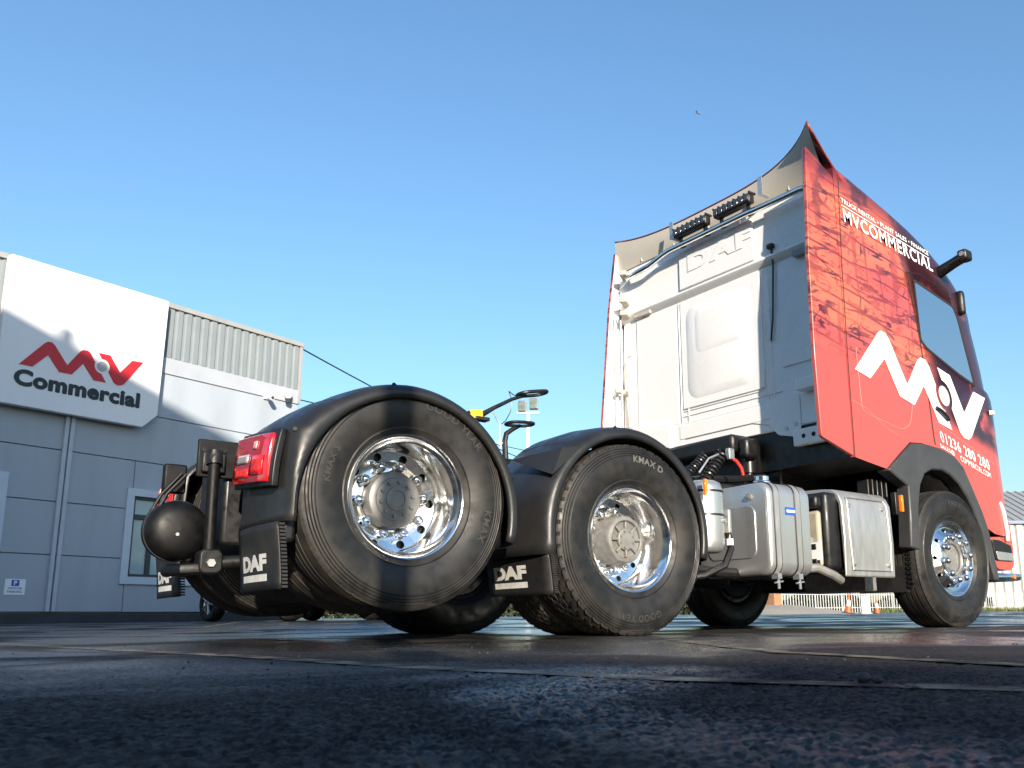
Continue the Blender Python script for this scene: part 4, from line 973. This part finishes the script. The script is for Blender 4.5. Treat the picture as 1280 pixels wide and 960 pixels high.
def arc_text(txt, r0, a0, size, step_scale=1.0, y=-.0425, inc=0):    # clockwise seen from outside; angles in degrees, letters' tops outward
    b = MB(); vs_, fs = text2d(txt, size, bold=.03, spacing=1.1); w_ = max(v[0] for v in vs_)
    for f in fs: pass
    out_ = []
    for u, v in vs_:
        a = R(a0)-(u*step_scale)/r0; r_ = r0+v
        yy = float(np.interp(r_, [.33,.36,.40,.44,.47,.50], [-.021,-.034,-.041,-.042,-.038,-.027]))-.0012
        out_.append((r_*math.cos(a), yy, r_*math.sin(a)))
    b.add(out_, fs); return b
def make_wheel(kind, x, yrim, z, far, dual, flat, name_lab, spin=0):
    sg_ = 1 if far else -1
    w = newobj('wheel', rm[kind], truck, (x, sg_*abs(yrim), z), (0, 0, math.pi if far else 0)); w['label'] = name_lab
    tk = 'drive' if kind == 'drive' else 'rib'
    newobj('tyre', tm[(tk, flat)], w)
    if dual:
        o = newobj('tyre', tm[(tk, flat)], w, (0, .60, 0), (0,0,math.pi)); 
        b = MB(); b.lathe([(.287,.345),(.26,.36),(.26,.57),(.287,.58)], 48); b.cyl((0,.30,0),(0,.56,0),.255,.255,32); b.build('inner_rim', m_chassis, w)
    else:
        b = MB(); b.cyl((0,.06,0),(0,.25,0),.235,.235,32); b.build('brake_drum', m_chassis, w)
    if kind != 'front':
        b = MB(); b.cyl((0,.225,0),(0,.30,0),.235,.235,32); b.build('brake_drum', m_chassis, w)
    npcd, yn = .1675, (-.017 if kind == 'front' else .201)
    for k in range(10):
        a = R(spin)+2*math.pi*k/10; newobj('wheel_nut', nut_me, w, (npcd*math.cos(a), yn-.001, npcd*math.sin(a)), (0, -a, 0))
    if kind == 'tag':
        b = MB(); b.lathe([(.138,.205),(.138,.145),(.131,.132),(.120,.126),(.104,.124),(.100,.116),(.058,.110),(.056,.104),(.040,.102),(.038,.106),(.0005,.106)], 48); h_ = b.build('hub', m_hub, w, smooth=30)
        for k in range(10):
            a = 2*math.pi*(k+.3)/10; b = MB(); b.cyl((.083*math.cos(a),.115,.083*math.sin(a)),(.083*math.cos(a),.102,.083*math.sin(a)),.0095,n=6); b.build('hub_bolt', m_hub, w)
    elif kind == 'drive':
        b = MB(); b.lathe([(.150,.206),(.138,.19),(.132,.060),(.126,.050),(.108,.046),(.104,.050),(.103,.062),(.097,.064),(.0005,.064)], 48); b.build('hub', m_hubl, w, smooth=30)
        b = MB(); b.lathe([(.062,.065),(.062,.046),(.055,.041),(.0005,.041)], 40)
        for k in range(8):
            a = 2*math.pi*k/8; b.obox((.078*math.cos(a),.054,.078*math.sin(a)), (.022*math.cos(a),0,.022*math.sin(a)), (0,.010,0), (-.008*math.sin(a),0,.008*math.cos(a)))
        b.build('drive_flange', m_hubl, w, bevel=.004)
        for k in range(8):
            a = 2*math.pi*(k+.5)/8; b = MB(); b.cyl((.048*math.cos(a),.0415,.048*math.sin(a)),(.048*math.cos(a),.034,.048*math.sin(a)),.007,n=6); b.build('hub_bolt', m_hubl, w)
    else:
        b = MB(); b.lathe([(.134,.03),(.132,-.004),(.122,-.010),(.114,-.004),(.112,.012),(.100,.014),(.096,.004),(.050,-.002),(.0005,-.002)], 48); b.build('hub', m_hubl, w, smooth=30)
    return w
def letters(w, specs):
    for txt, r0, a0, size, mt in specs:
        arc_text(txt, r0, a0, size, 1.05).build('tyre_lettering', mt, w, smooth=0)
w1 = make_wheel('front', 0, 1.245, ZC, False, False, True, 'steered front wheel with protruding chrome nuts', 9)
w2 = make_wheel('drive', XM, 1.230, ZC, False, True, True, 'drive wheel with pale recessed hub and block tread', 12)
w3 = make_wheel('tag', XR, 1.190, ZC+LIFT, False, True, False, 'raised rear wheel with grey hub and ring of chrome nuts', 4)
make_wheel('front', 0, 1.245, ZC, True, False, True, 'far side front wheel', 0)
make_wheel('drive', XM, 1.230, ZC, True, True, True, 'far side drive wheels', 0)
make_wheel('tag', XR, .90, ZC+LIFT, True, True, False, 'raised far side rear wheels', 0)
letters(w2, [('KMAX D', .425, 92, .052, m_letter), ('GOOD YEAR', .418, -68, .048, m_letter2)])
letters(w3, [('GOOD YEAR', .425, 82, .054, m_letter2), ('KMAX', .40, -6, .05, m_letter2), ('KMAX S', .40, 176, .042, m_letter2)])
letters(w1, [('KMAX', .405, 98, .055, m_letter2), ('GOOD YEAR', .405, -68, .05, m_letter2)])

# ------------------------------------------------------------------ fenders, lamps, flaps
def fender(cx, cz, sgn, rear):
    sec = [(.546,-1.240),(.550,-1.256),(.560,-1.262),(.585,-1.256),(.603,-1.228),(.615,-1.18),(.625,-1.12),(.640,-.95),(.637,-.72),(.62,-.695)]
    th = np.linspace(R(-14), R(190), 52)
    Y = lambda y: y if sgn < 0 else -y-(.28 if rear else 0)
    def rad(r_, t):
        ang = math.degrees(t)
        rr = r_*(1-.035*max(0, math.cos(t)))
        if rear and ang > 90:
            rc = min(lerp(ang, [90,122,135,143,150], [.642,.638,.662,.685,.70]), .605/abs(math.cos(t)))
            rr = .546+(r_-.546)/.094*(rc-.546)
            rr = rr if r_ > .57 else r_
        return rr
    def pt(u, v):
        t = th[int(round(u*51))]; r_, y = sec[int(round(v*(len(sec)-1)))]; ang = math.degrees(t); rr = rad(r_, t)
        x, z = rr*math.cos(t), rr*math.sin(t)*.97
        if ang > 180: z = -(.085 if rear else .14)*(ang-180)/10; x = -rr
        return (cx+x, Y(y), cz+z)
    b = MB(); b.grid(pt, 52, len(sec)); o = b.build('fender', m_fender, truck, smooth=50, solid=.012)
    for ang in (128, 38):                  # joints between the crown and the two end pieces
        t = R(ang); b = MB(); b.tube([(cx+(rad(r_,t)+.004)*math.cos(t), Y(y), cz+(rad(r_,t)+.004)*math.sin(t)*.97) for r_, y in sec[1:]], .0035, 6); b.build('fender_joint', m_seam, o)
    for ang in (20, 60, 100, 150):
        t = R(ang); rr = rad(.606, t)
        b = MB(); b.cyl((cx+rr*math.cos(t), Y(-1.222), cz+rr*math.sin(t)*.97), (cx+(rr+.006)*math.cos(t), Y(-1.232), cz+(rr+.006)*math.sin(t)*.97), .010, n=10); b.build('fender_rivet', m_black, o)
    return o, Y
def mudflap(x, z0, z1, sgn, y0, y1, text=True):
    Y = lambda y: y
    b = MB(); b.grid(lambda u, v: (x+.03*math.sin(v*1.2)-.014*math.sin(u*3.1), Y(y0+(y1-y0)*u), z1+(z0-z1)*v), 10, 10); fl_ = b.build('mudflap', m_flap, truck, solid=.01)
    if text:
        surf = lambda y, z: x+.03*math.sin((z1-z)/(z1-z0)*1.2)-.014*math.sin((y-y0)/(y1-y0)*3.1)-.007
        vs_, fs = fit2d(text2d('DAF', 1, bold=.06, shear=0), 0, 1, 0, 1); tz0, tz1 = z0+.083, z0+.155; ty0, ty1 = y0-.075, y0-.40
        b = MB(); b.add([(surf(ty0+(ty1-ty0)*u, tz0+(tz1-tz0)*v), ty0+(ty1-ty0)*u, tz0+(tz1-tz0)*v) for u,v in vs_], fs); b.build('flap_lettering', m_flaptext, fl_, smooth=0)
        b = MB(); b.grid(lambda u, v: (surf(ty0+(ty1-ty0)*u, tz0-.045+.03*v), ty0+(ty1-ty0)*u, tz0-.045+.03*v), 8, 2); b.build('flap_bar', m_flaptext, fl_, smooth=0)
    for k in range(18):
        zz = z0+.01+(z1-z0-.02)*k/17; vv = (z1-zz)/(z1-z0)
        b = MB(); b.obox((x+.03*math.sin(vv*1.2)+.012, Y(y1-.006), zz),(.012,0,0),(0,.006,0),(0,0,(z1-z0)/60)); b.build('edge_rib', m_flap, fl_)
    return fl_
FZ = .555
for sgn in (-1, 1):
    fm, Ym = fender(XM, FZ, sgn, False); fr, Y = fender(XR, FZ+.035, sgn, True)
    # lower rear apron of each fender
    for o, cx, Yf in ((fm, XM, Ym), (fr, XR, Y)):
        b = MB(); b.box(cx-.585, cx-.52, Yf(-1.20), Yf(-.70), .42, .62); b.build('apron', m_black, o, bevel=.02)
    b = MB(); b.add([(XM-.50,Ym(-1.262),FZ+.42),(XM-.36,Ym(-1.262),FZ+.445),(XM-.62,Ym(-.95),FZ+.385),(XM-.565,Ym(-1.262),FZ+.27)], [(0,1,2),(0,2,3),(0,3,1),(1,3,2)]); b.build('fender_wedge', m_fender, fm)
    if sgn < 0: mudflap(XM-.585, .215, .42, sgn, -.66, -1.255); mudflap(XR-.605, .225, .505, sgn, -.69, -1.215)
    else: mudflap(XM-.585, .215, .42, sgn, 1.255, .66); mudflap(XR-.605, .235, .505, sgn, .935, .41)
    # rear lamp cluster
    xl = XR-.612
    b = MB(); b.prism(rrect(.72,.965,-.0,.30,.03), lambda u,v,h: (xl-.055+h-.10*(u-.72)*0, 0, 0), 0, .1) if False else b.grid(lambda u, v: (xl-.022+.03*v*v+.10*max(0,u-.82)**1.2, Y(-.715-.48*u), .695+.255*v-.040*u), 14, 8)
    lamp = b.build('lamp_housing', m_black, fr, solid=.03, bevel=.004)
    b = MB(); b.grid(lambda u, v: (xl-.046+.02*v*v+.11*max(0,u-.80)**1.2, Y(-.735-.43*u), .712+.215*v-.036*u), 14, 8); b.build('tail_lamp', m_redglass, fr, solid=.02, bevel=.004)
    for (u0,u1,v0,v1,mm) in ((.10,.52,.42,.60,mat('lamp_silver',(.75,.62,.60),.15,.6)),(.60,.72,.70,.86,mat('lamp_pink',(.85,.35,.33),.2)),(.08,.55,.12,.30,m_redglow),(.60,.92,.15,.55,m_redglow)):
        b = MB(); b.grid(lambda u, v: (xl-.060+.02*(v0+(v1-v0)*v)**2+.11*max(0,(u0+(u1-u0)*u)-.80)**1.2, Y(-.735-.43*(u0+(u1-u0)*u)), .712+.215*(v0+(v1-v0)*v)-.036*(u0+(u1-u0)*u)), 6, 4); b.build('lamp_segment', mm, fr, solid=.004)
b = MB(); b.obox((XM+.562,-1.262,.852),(.012,0,0),(0,.010,0),(0,0,.048)); b.build('side_marker', m_orange, fm, bevel=.004)

# ------------------------------------------------------------------ chassis and running gear
b = MB()
for s_ in (-1, 1): b.box(-5.12, .75, s_*.42-.04, s_*.42+.04, .69, .955)
for x_ in (-5.05,-4.0,-2.7,-1.5,-.4): b.box(x_-.06, x_+.06, -.38, .38, .72, .90)
ch = b.build('chassis_frame', m_chassis, truck, bevel=.008)
b = MB(); b.box(-5.40,-5.12,-.485,-.462,.78,.965); sp = b.build('side_plate', m_gloss, ch, bevel=.005)
for x_, z_ in ((-5.375,.91),(-5.28,.915),(-5.20,.91),(-5.375,.83),(-5.20,.82)):
    b = MB(); b.cyl((x_,-.486,z_),(x_,-.497,z_),.012,n=6); b.build('bolt', m_chassis, ch)
b = MB(); b.box(-5.385,-5.275,-.515,-.486,.80,.90); b.build('strut_bracket', m_chassis, ch, bevel=.008)
b = MB(); b.cyl((-5.335,-.53,.88),(-5.322,-.50,.42),.027); b.build('strut', m_gloss, ch)
b = MB(); b.cyl((-5.335,-.532,.835),(-5.335,-.52,.90),.036); b.cyl((-5.34,-.56,.87),(-5.34,-.48,.87),.016); b.build('strut_end', m_chassis, ch)
b = MB(); b.prism(rrect(-5.375,-5.27,.315,.43,.03), fxz, -.56, -.46); b.build('strut_foot', m_chassis, ch, bevel=.008)
b = MB(); b.cyl((-5.325,-.561,.365),(-5.325,-.575,.365),.02,n=6); b.build('bolt', m_steel, ch)
b = MB(); b.cyl((-5.29,-.50,.37),(-4.95,-.72,.39),.03); b.build('cross_strut', m_chassis, ch)
b = MB(); b.tube([(-5.46,-.32,.335),(-5.47,-.42,.335),(-5.43,-.50,.335),(-5.36,-.52,.34)], .03, 10); b.build('underrun_bar', m_gloss, ch)
b = MB(); b.lathe([(.0005,-.468),(.04,-.466),(.085,-.458),(.118,-.443),(.138,-.418),(.143,-.395),(.143,-.31),(.12,-.27),(.0005,-.25)], 40, (-5.445,0,.525)); tk = b.build('air_tank', m_gloss, truck, smooth=50)
b = MB(); b.cyl((-5.46,-.464,.50),(-5.46,-.472,.50),.008); b.build('drain_plug', m_steel, tk)
for y_ in (-.355,):
    b = MB(); b.lathe([(.144,y_-.02),(.148,y_-.02),(.148,y_+.02),(.144,y_+.02)], 40, (-5.445,0,.525)); b.build('tank_strap', m_chassis, tk)
b = MB(); b.tube([(-5.545,-.38,.60),(-5.50,-.38,.70),(-5.42,-.38,.80)], .009, 8); b.build('tank_stay', m_gloss, ch)
b = MB(); b.tube([(-5.56,-.33,.60),(-5.515,-.33,.70),(-5.43,-.33,.81)], .009, 8); b.build('tank_stay', m_gloss, ch)
b = MB(); b.box(-5.505,-5.40,-.31,-.26,.715,.86); b.build('plate_holder', m_gloss, ch, bevel=.01)
b = MB(); b.box(-5.26,-5.0,-.455,-.03,.46,.94); b.build('rear_crossmember', m_chassis, ch, bevel=.02)
b = MB(); b.box(-5.19,-4.92,-.76,-.50,.42,.90); b.build('valve_block', m_chassis, ch, bevel=.03)
# axles, springs, engine, gearbox
b = MB(); b.cyl((XM,-.62,ZC),(XM,.62,ZC),.075); b.lathe([(.09,-.26),(.2,-.12),(.235,0),(.2,.12),(.09,.26)], 24, (XM-.02,0,ZC)); b.build('drive_axle', m_chassis, truck)
b = MB(); b.cyl((XR,-.62,ZC+LIFT),(XR,.62,ZC+LIFT),.07); b.build('tag_axle', m_chassis, truck)
b = MB(); b.box(-.07,.07,-.95,.95,.40,.50); b.build('front_axle', m_chassis, truck, bevel=.02)
b = MB(); b.box(-.95,.60,-.40,.40,.55,1.28); b.box(-.55,.30,-.26,.26,.29,.56); b.build('engine', m_chassis, truck, bevel=.04)
b = MB(); b.box(-1.9,-.95,-.28,.28,.45,1.0); b.build('gearbox', m_chassis, truck, bevel=.06)
b = MB(); b.cyl((-1.9,0,.62),(XM,0,.55),.06); b.build('propshaft', m_chassis, truck)
b = MB(); b.box(-1.95,-.65,.45,1.22,.34,.92); b.build('far_fuel_tank', m_chassis, truck, bevel=.06)
b = MB(); b.box(-1.15,-.56,-.55,.9,1.02,1.40); b.build('cab_floor', m_black, truck, bevel=.02)
b = MB(); b.box(.35,.72,-1.0,1.0,.36,.75); b.build('front_crossmember', m_chassis, truck, bevel=.03)
b = MB(); b.box(-.80,-.66,-1.0,-.45,.27,.62); b.build('front_spray_guard', m_hubl, truck, bevel=.01)
for y_ in (-.52,.52):
    b = MB(); b.lathe([(.06,.0),(.10,.02),(.12,.08),(.12,.18),(.10,.24),(.06,.26)], 24, (XR+.32,y_,.45), 'z'); b.build('air_bellows', m_hoseb, ch)
    b = MB(); b.box(XM-.55,XR+.5 if False else XM+.6,y_-.05,y_+.05,.40,.50); b.build('leaf_spring', m_chassis, ch, bevel=.01)
# fifth wheel coupling
b = MB(); b.prism(round_corners([(-.42,-.44),(.40,-.44),(.46,-.2),(.46,.2),(.40,.44),(-.42,.44),(-.60,.34),(-.10,.05),(-.10,-.05),(-.60,-.34)], .05), lambda u,v,h: (XM-.30+u, v, h), 1.00, 1.06); b.build('coupling_plate', m_chassis, truck, bevel=.01)
b = MB(); b.box(XM-.55,XM+.05,-.40,.40,.955,1.0); b.build('coupling_base', m_chassis, truck)
# lever arms seen between the fenders
y_ = -.30
def pl3(px, py, y=y_):
    f_ = fwd + rt*((px-722.89)/1091.17) - up*((py-548.04)/1091.17); t = (y-CAM.y)/f_.y; return CAM+f_*t
b = MB(); b.tube([pl3(596,522), pl3(617,510), pl3(640,499), pl3(657,494)], [.020,.014,.012,.012], 10); lv = b.build('lever_arm', m_chassis, truck)
def loop(c0, c1, r_, name, drop=.0):
    a, c = Vector(c0), Vector(c1); d_ = (c-a); L_ = d_.length; d_.normalize(); s_ = Vector((.35,.93,.0)); s_ = (s_-d_*s_.dot(d_)).normalized(); pts = []
    for k in range(24):
        t = 2*math.pi*k/24; ex = math.copysign(abs(math.cos(t))**.55, math.cos(t)); ey = math.copysign(abs(math.sin(t))**.9, math.sin(t)); pts.append(a+(c-a)*(.5+.5*ex)+s_*(.055*ey))
    b = MB(); b.tube(pts, r_, 8, closed=True); return b.build(name, m_chassis, lv)
loop(pl3(648,493), pl3(682,491), .012, 'loop_handle'); loop(pl3(634,529), pl3(665,531), .011, 'loop_handle')
b = MB(); b.tube([pl3(650,532), pl3(640,537), pl3(633,542), pl3(631,552), pl3(632,575)], [.012,.015,.017,.018,.02], 10); b.build('lever_post', m_chassis, lv)
a_ = pl3(594,518); b = MB(); b.obox(a_, (.045,0,.006), (0,.02,0), (-.003,0,.026)); b.build('yellow_block', m_yellow, lv, bevel=.004)
a_ = pl3(601,524); b = MB(); b.obox(a_, (.05,0,.0), (0,.03,0), (0,0,.012)); b.build('lever_pivot', m_chassis, lv, bevel=.004)
b = MB(); b.tube([pl3(617,515), pl3(621,524), pl3(625,530), pl3(625,545), pl3(626,560)], .005, 6); b.build('chain', m_steel, lv)
b = MB(); b.tube([pl3(636,489), pl3(640,500), pl3(638,515), pl3(632,526), pl3(627,530)], .003, 6); b.tube([pl3(636,489), pl3(641,493), pl3(647,496)], .003, 6); b.build('cable', m_hoseb, lv)
b = MB(); b.tube([pl3(625,553)+Vector((.012*math.cos(k*.52),0,.022*math.sin(k*.52))) for k in range(12)], .004, 6, closed=True); b.build('hook', m_steel, lv)

# ------------------------------------------------------------------ tanks on the near side
def tank_sec(x0, x1, y0, y1, z0, z1, r_): return [(u,v) for u,v in rrect(y0,y1,z0,z1,r_,8)]
sec = tank_sec(0,0,-1.25,-.62,.345,.945,.085)
b = MB(); n_ = len(sec); cyy, czz = -.935, .645
lay = [(-2.150,.80),(-2.146,.90),(-2.135,.965),(-2.118,.992),(-2.10,1.0),(-1.77,1.0),(-1.75,.992),(-1.735,.96)]
vs_ = [(x, cyy+(u-cyy)*k if k == 1 else cyy+(u-cyy)*(1-(1-k)*.45), czz+(v-czz)*(1-(1-k)*.45)) for x, k in lay for u, v in sec]
b.add(vs_, [(i*n_+j, i*n_+(j+1)%n_, (i+1)*n_+(j+1)%n_, (i+1)*n_+j) for i in range(len(lay)-1) for j in range(n_)] + [tuple(range(n_)), tuple(range((len(lay)-1)*n_, len(lay)*n_))])
ft = b.build('fuel_tank', m_alu, truck, smooth=40)
b = MB(); b.prism(rrect(-1.14,-.72,.46,.80,.06,6), fyz, -2.158, -2.1502); b.build('end_panel', m_alu, ft, bevel=.004)
for x_ in (-2.075,-1.865):
    o1 = rrect(-1.256,-.614,.339,.951,.091,8); o2 = rrect(-1.2505,-.62,.345,.945,.0855,8); b = MB()
    b.add([(x_-.022,u,v) for u,v in o1]+[(x_+.022,u,v) for u,v in o1]+[(x_-.022,u,v) for u,v in o2]+[(x_+.022,u,v) for u,v in o2], [f for i in range(n_) for f in ((i,(i+1)%n_,n_+(i+1)%n_,n_+i),(i,2*n_+i,2*n_+(i+1)%n_,(i+1)%n_),(n_+i,n_+(i+1)%n_,3*n_+(i+1)%n_,3*n_+i))]); b.build('tank_strap', m_cover, ft, smooth=30)
    for dx in (-.026, .026):
        o3 = rrect(-1.2535,-.616,.342,.948,.088,8); b = MB(); b.tube([(x_+dx,u,v) for u,v in o3], .0045, 6, closed=True); b.build('strap_edge', m_hoseb, ft)
    b = MB(); b.cyl((x_,-1.235,.345),(x_+.015,-1.225,.265),.010,n=10); b.cyl((x_-.03,-1.23,.30),(x_+.05,-1.23,.31),.006,n=8); b.box(x_-.02,x_+.02,-1.25,-1.20,.325,.36); b.build('strap_bolt', m_steel, ft)
b = MB(); b.cyl((-1.93,-1.02,.93),(-1.93,-1.02,.985),.062,n=28); b.cyl((-1.93,-1.02,.986),(-1.93,-1.02,1.02),.052,n=28); b.build('filler_cap', m_nut, ft, bevel=.004)
b = MB(); b.cyl((-2.148,-1.10,.855),(-2.166,-1.10,.855),.022,n=16); b.cyl((-2.166,-1.10,.855),(-2.176,-1.10,.855),.012,n=12); b.build('tank_plug', m_hubl, ft)
b = MB(); b.box(-1.99,-1.88,-1.2535,-1.2512,.735,.785); stk = b.build('sticker', m_blue, ft)
vs_, fs = fit2d(text2d('Fuel', 1, bold=.04), -1.98,-1.89,.745,.775)
b = MB(); b.box(-1.978,-1.892,-1.2548,-1.2542,.752,.768); b.build('sticker_stripe', m_whitevinyl, ft)
# canister beside the fender
b = MB(); b.lathe([(.0005,.0),(.075,.003),(.10,.014),(.112,.04),(.115,.07),(.115,.37),(.112,.40),(.10,.43),(.07,.445),(.0005,.452)], 40, (-2.60,-1.125,.47), 'z'); cn = b.build('air_canister', m_alu, truck, smooth=50)
for z_ in (.70,.845):
    b = MB(); b.lathe([(.1155,z_-.006),(.1185,z_-.006),(.1185,z_+.006),(.1155,z_+.006)], 40, (-2.60,-1.125,0), 'z'); b.build('canister_strap', m_chassis, cn)
b = MB(); b.cyl((-2.545,-1.225,.665),(-2.54,-1.243,.665),.016,n=10); b.build('bolt', m_steel, cn)
b = MB(); b.box(-2.49,-2.465,-1.22,-1.16,.55,.74); b.build('canister_bracket', m_cover, cn, bevel=.006)
b = MB(); b.box(-2.495,-2.475,-1.235,-1.20,.52,.56); b.build('canister_label', m_whitevinyl, cn)
b = MB(); b.tube([(-2.48,-1.2,.60),(-2.46,-1.2,.50),(-2.50,-1.18,.40),(-2.62,-1.12,.34),(-2.85,-1.0,.31)], .022, 10); b.build('air_hose', m_hoseb, cn)
b = MB(); b.tube([(-2.75,-1.0,.395),(-2.45,-1.0,.37),(-2.2,-.95,.37),(-1.7,-.9,.37)], .035, 10); b.build('tank_bearer', m_chassis, cn)
# step box with aluminium cover
b = MB(); prof = [(-.66,.985),(-1.10,.965),(-1.19,.955),(-1.235,.92),(-1.262,.86),(-1.270,.60),(-1.262,.36),(-1.25,.35),(-1.245,.60),(-1.235,.85),(-1.20,.915),(-1.10,.935),(-.66,.955)]
b.prism(prof, lambda u,v,h: (h+.04*((v-.35)/.6)*0, u, v), -1.40, -.82); cvr = b.build('step_box_cover', m_cover, truck, bevel=.008)
for x_, z_ in ((-1.33,.84),(-.93,.84),(-1.30,.44),(-.90,.44)):
    b = MB(); b.cyl((x_,-1.262,z_),(x_,-1.281,z_),.014,n=12); b.build('cover_bolt', m_steel, cvr)
b = MB(); b.tube([(-1.33,-1.272,.40),(-1.345,-1.274,.60),(-1.345,-1.268,.86),(-1.34,-1.255,.90),(-.90,-1.255,.90),(-.88,-1.268,.86),(-.87,-1.274,.60),(-.88,-1.271,.40)], .006, 6, closed=True); b.build('cover_bead', m_cover, cvr)
b = MB(); b.box(-1.52,-.83,-1.22,-.62,.40,.93); sbx = b.build('step_box', m_black, truck, bevel=.03)
b = MB(); b.box(-1.57,-1.525,-1.19,-.80,.42,.80); b.build('fluid_tank', m_beige, sbx, bevel=.03)
b = MB(); b.box(-1.60,-1.53,-1.20,-.90,.815,.90); b.build('box_lid', m_black, sbx, bevel=.02)
for k in range(4):
    b = MB(); b.obox((-1.585,-1.16+.05*(k%2),.45+.05*k),(.02,0,0),(0,.022,0),(0,0,.02)); b.build('valve', m_steel if k % 2 else m_black, sbx, bevel=.006)
b = MB(); b.box(-1.60,-1.585,-1.215,-1.14,.46,.58); b.build('valve_plate', m_whitevinyl, sbx)
b = MB(); b.tube([(-1.72,-1.12,.40),(-1.60,-1.18,.41),(-1.48,-1.22,.36),(-1.38,-1.2,.33)], .03, 10); b.build('grey_pipe', m_hubl, sbx)
# hoses and suspension under the cab
b = MB(); b.box(-1.45,-1.24,-.34,.42,1.36,1.50); b.build('cab_cross_beam', m_black, truck, bevel=.03)
b = MB(); b.box(-1.40,-1.25,-.44,-.35,1.30,1.46); b.build('cab_beam_end', m_black, truck, bevel=.03)
b = MB(); b.cyl((-1.25,-.32,.95),(-1.25,-.32,1.22),.04); b.cyl((-1.25,-.32,1.20),(-1.25,-.32,1.43),.06); b.build('cab_damper', m_hoseb, truck)
def coil(p0, p1, r_, turns, wr, mt, name):
    p0, p1 = Vector(p0), Vector(p1); d_ = (p1-p0).normalized(); e1 = d_.cross(Vector((0,1,0))).normalized(); e2 = d_.cross(e1)
    n2 = turns*14; b = MB(); b.tube([p0.lerp(p1, k/n2)+e1*(r_*math.cos(2*math.pi*k/14))+e2*(r_*math.sin(2*math.pi*k/14)) for k in range(n2+1)], wr, 6); return b.build(name, mt, truck)
coil((-2.16,-.70,1.0),(-1.955,-.70,1.225), .034, 9, .011, m_hoseb, 'coiled_air_line')
coil((-2.30,-.66,1.03),(-2.09,-.66,1.20), .028, 10, .009, m_hoseb, 'coiled_air_line')
b = MB(); b.tube([(-2.22,-.72,1.06),(-2.12,-.72,1.17),(-2.02,-.72,1.21)], .008, 6); b.build('air_line', m_steel, truck)
b = MB(); b.obox((-1.90,-.72,1.225),(.028,0,0),(0,.02,0),(0,0,.04)); b.build('line_coupling', m_steel, truck, bevel=.006)
b = MB(); b.tube([(-1.90,-.72,1.20),(-1.85,-.73,1.18),(-1.81,-.74,1.13),(-1.795,-.74,1.08)], .012, 8); b.build('red_hose', m_hoser, truck)
b = MB(); b.box(-2.40,-1.55,-.66,-.46,.93,1.02); b.build('line_tray', m_chassis, truck, bevel=.01)
b = MB(); b.tube([(-2.5,-.5,1.0),(-2.0,-.5,1.06),(-1.6,-.5,1.10),(-1.2,-.45,1.16)], .028, 8); b.build('air_line', m_hoseb, truck)
b = MB(); b.box(-2.45,-2.15,-.5,.3,.955,1.15); b.build('line_bracket', m_chassis, truck, bevel=.02)
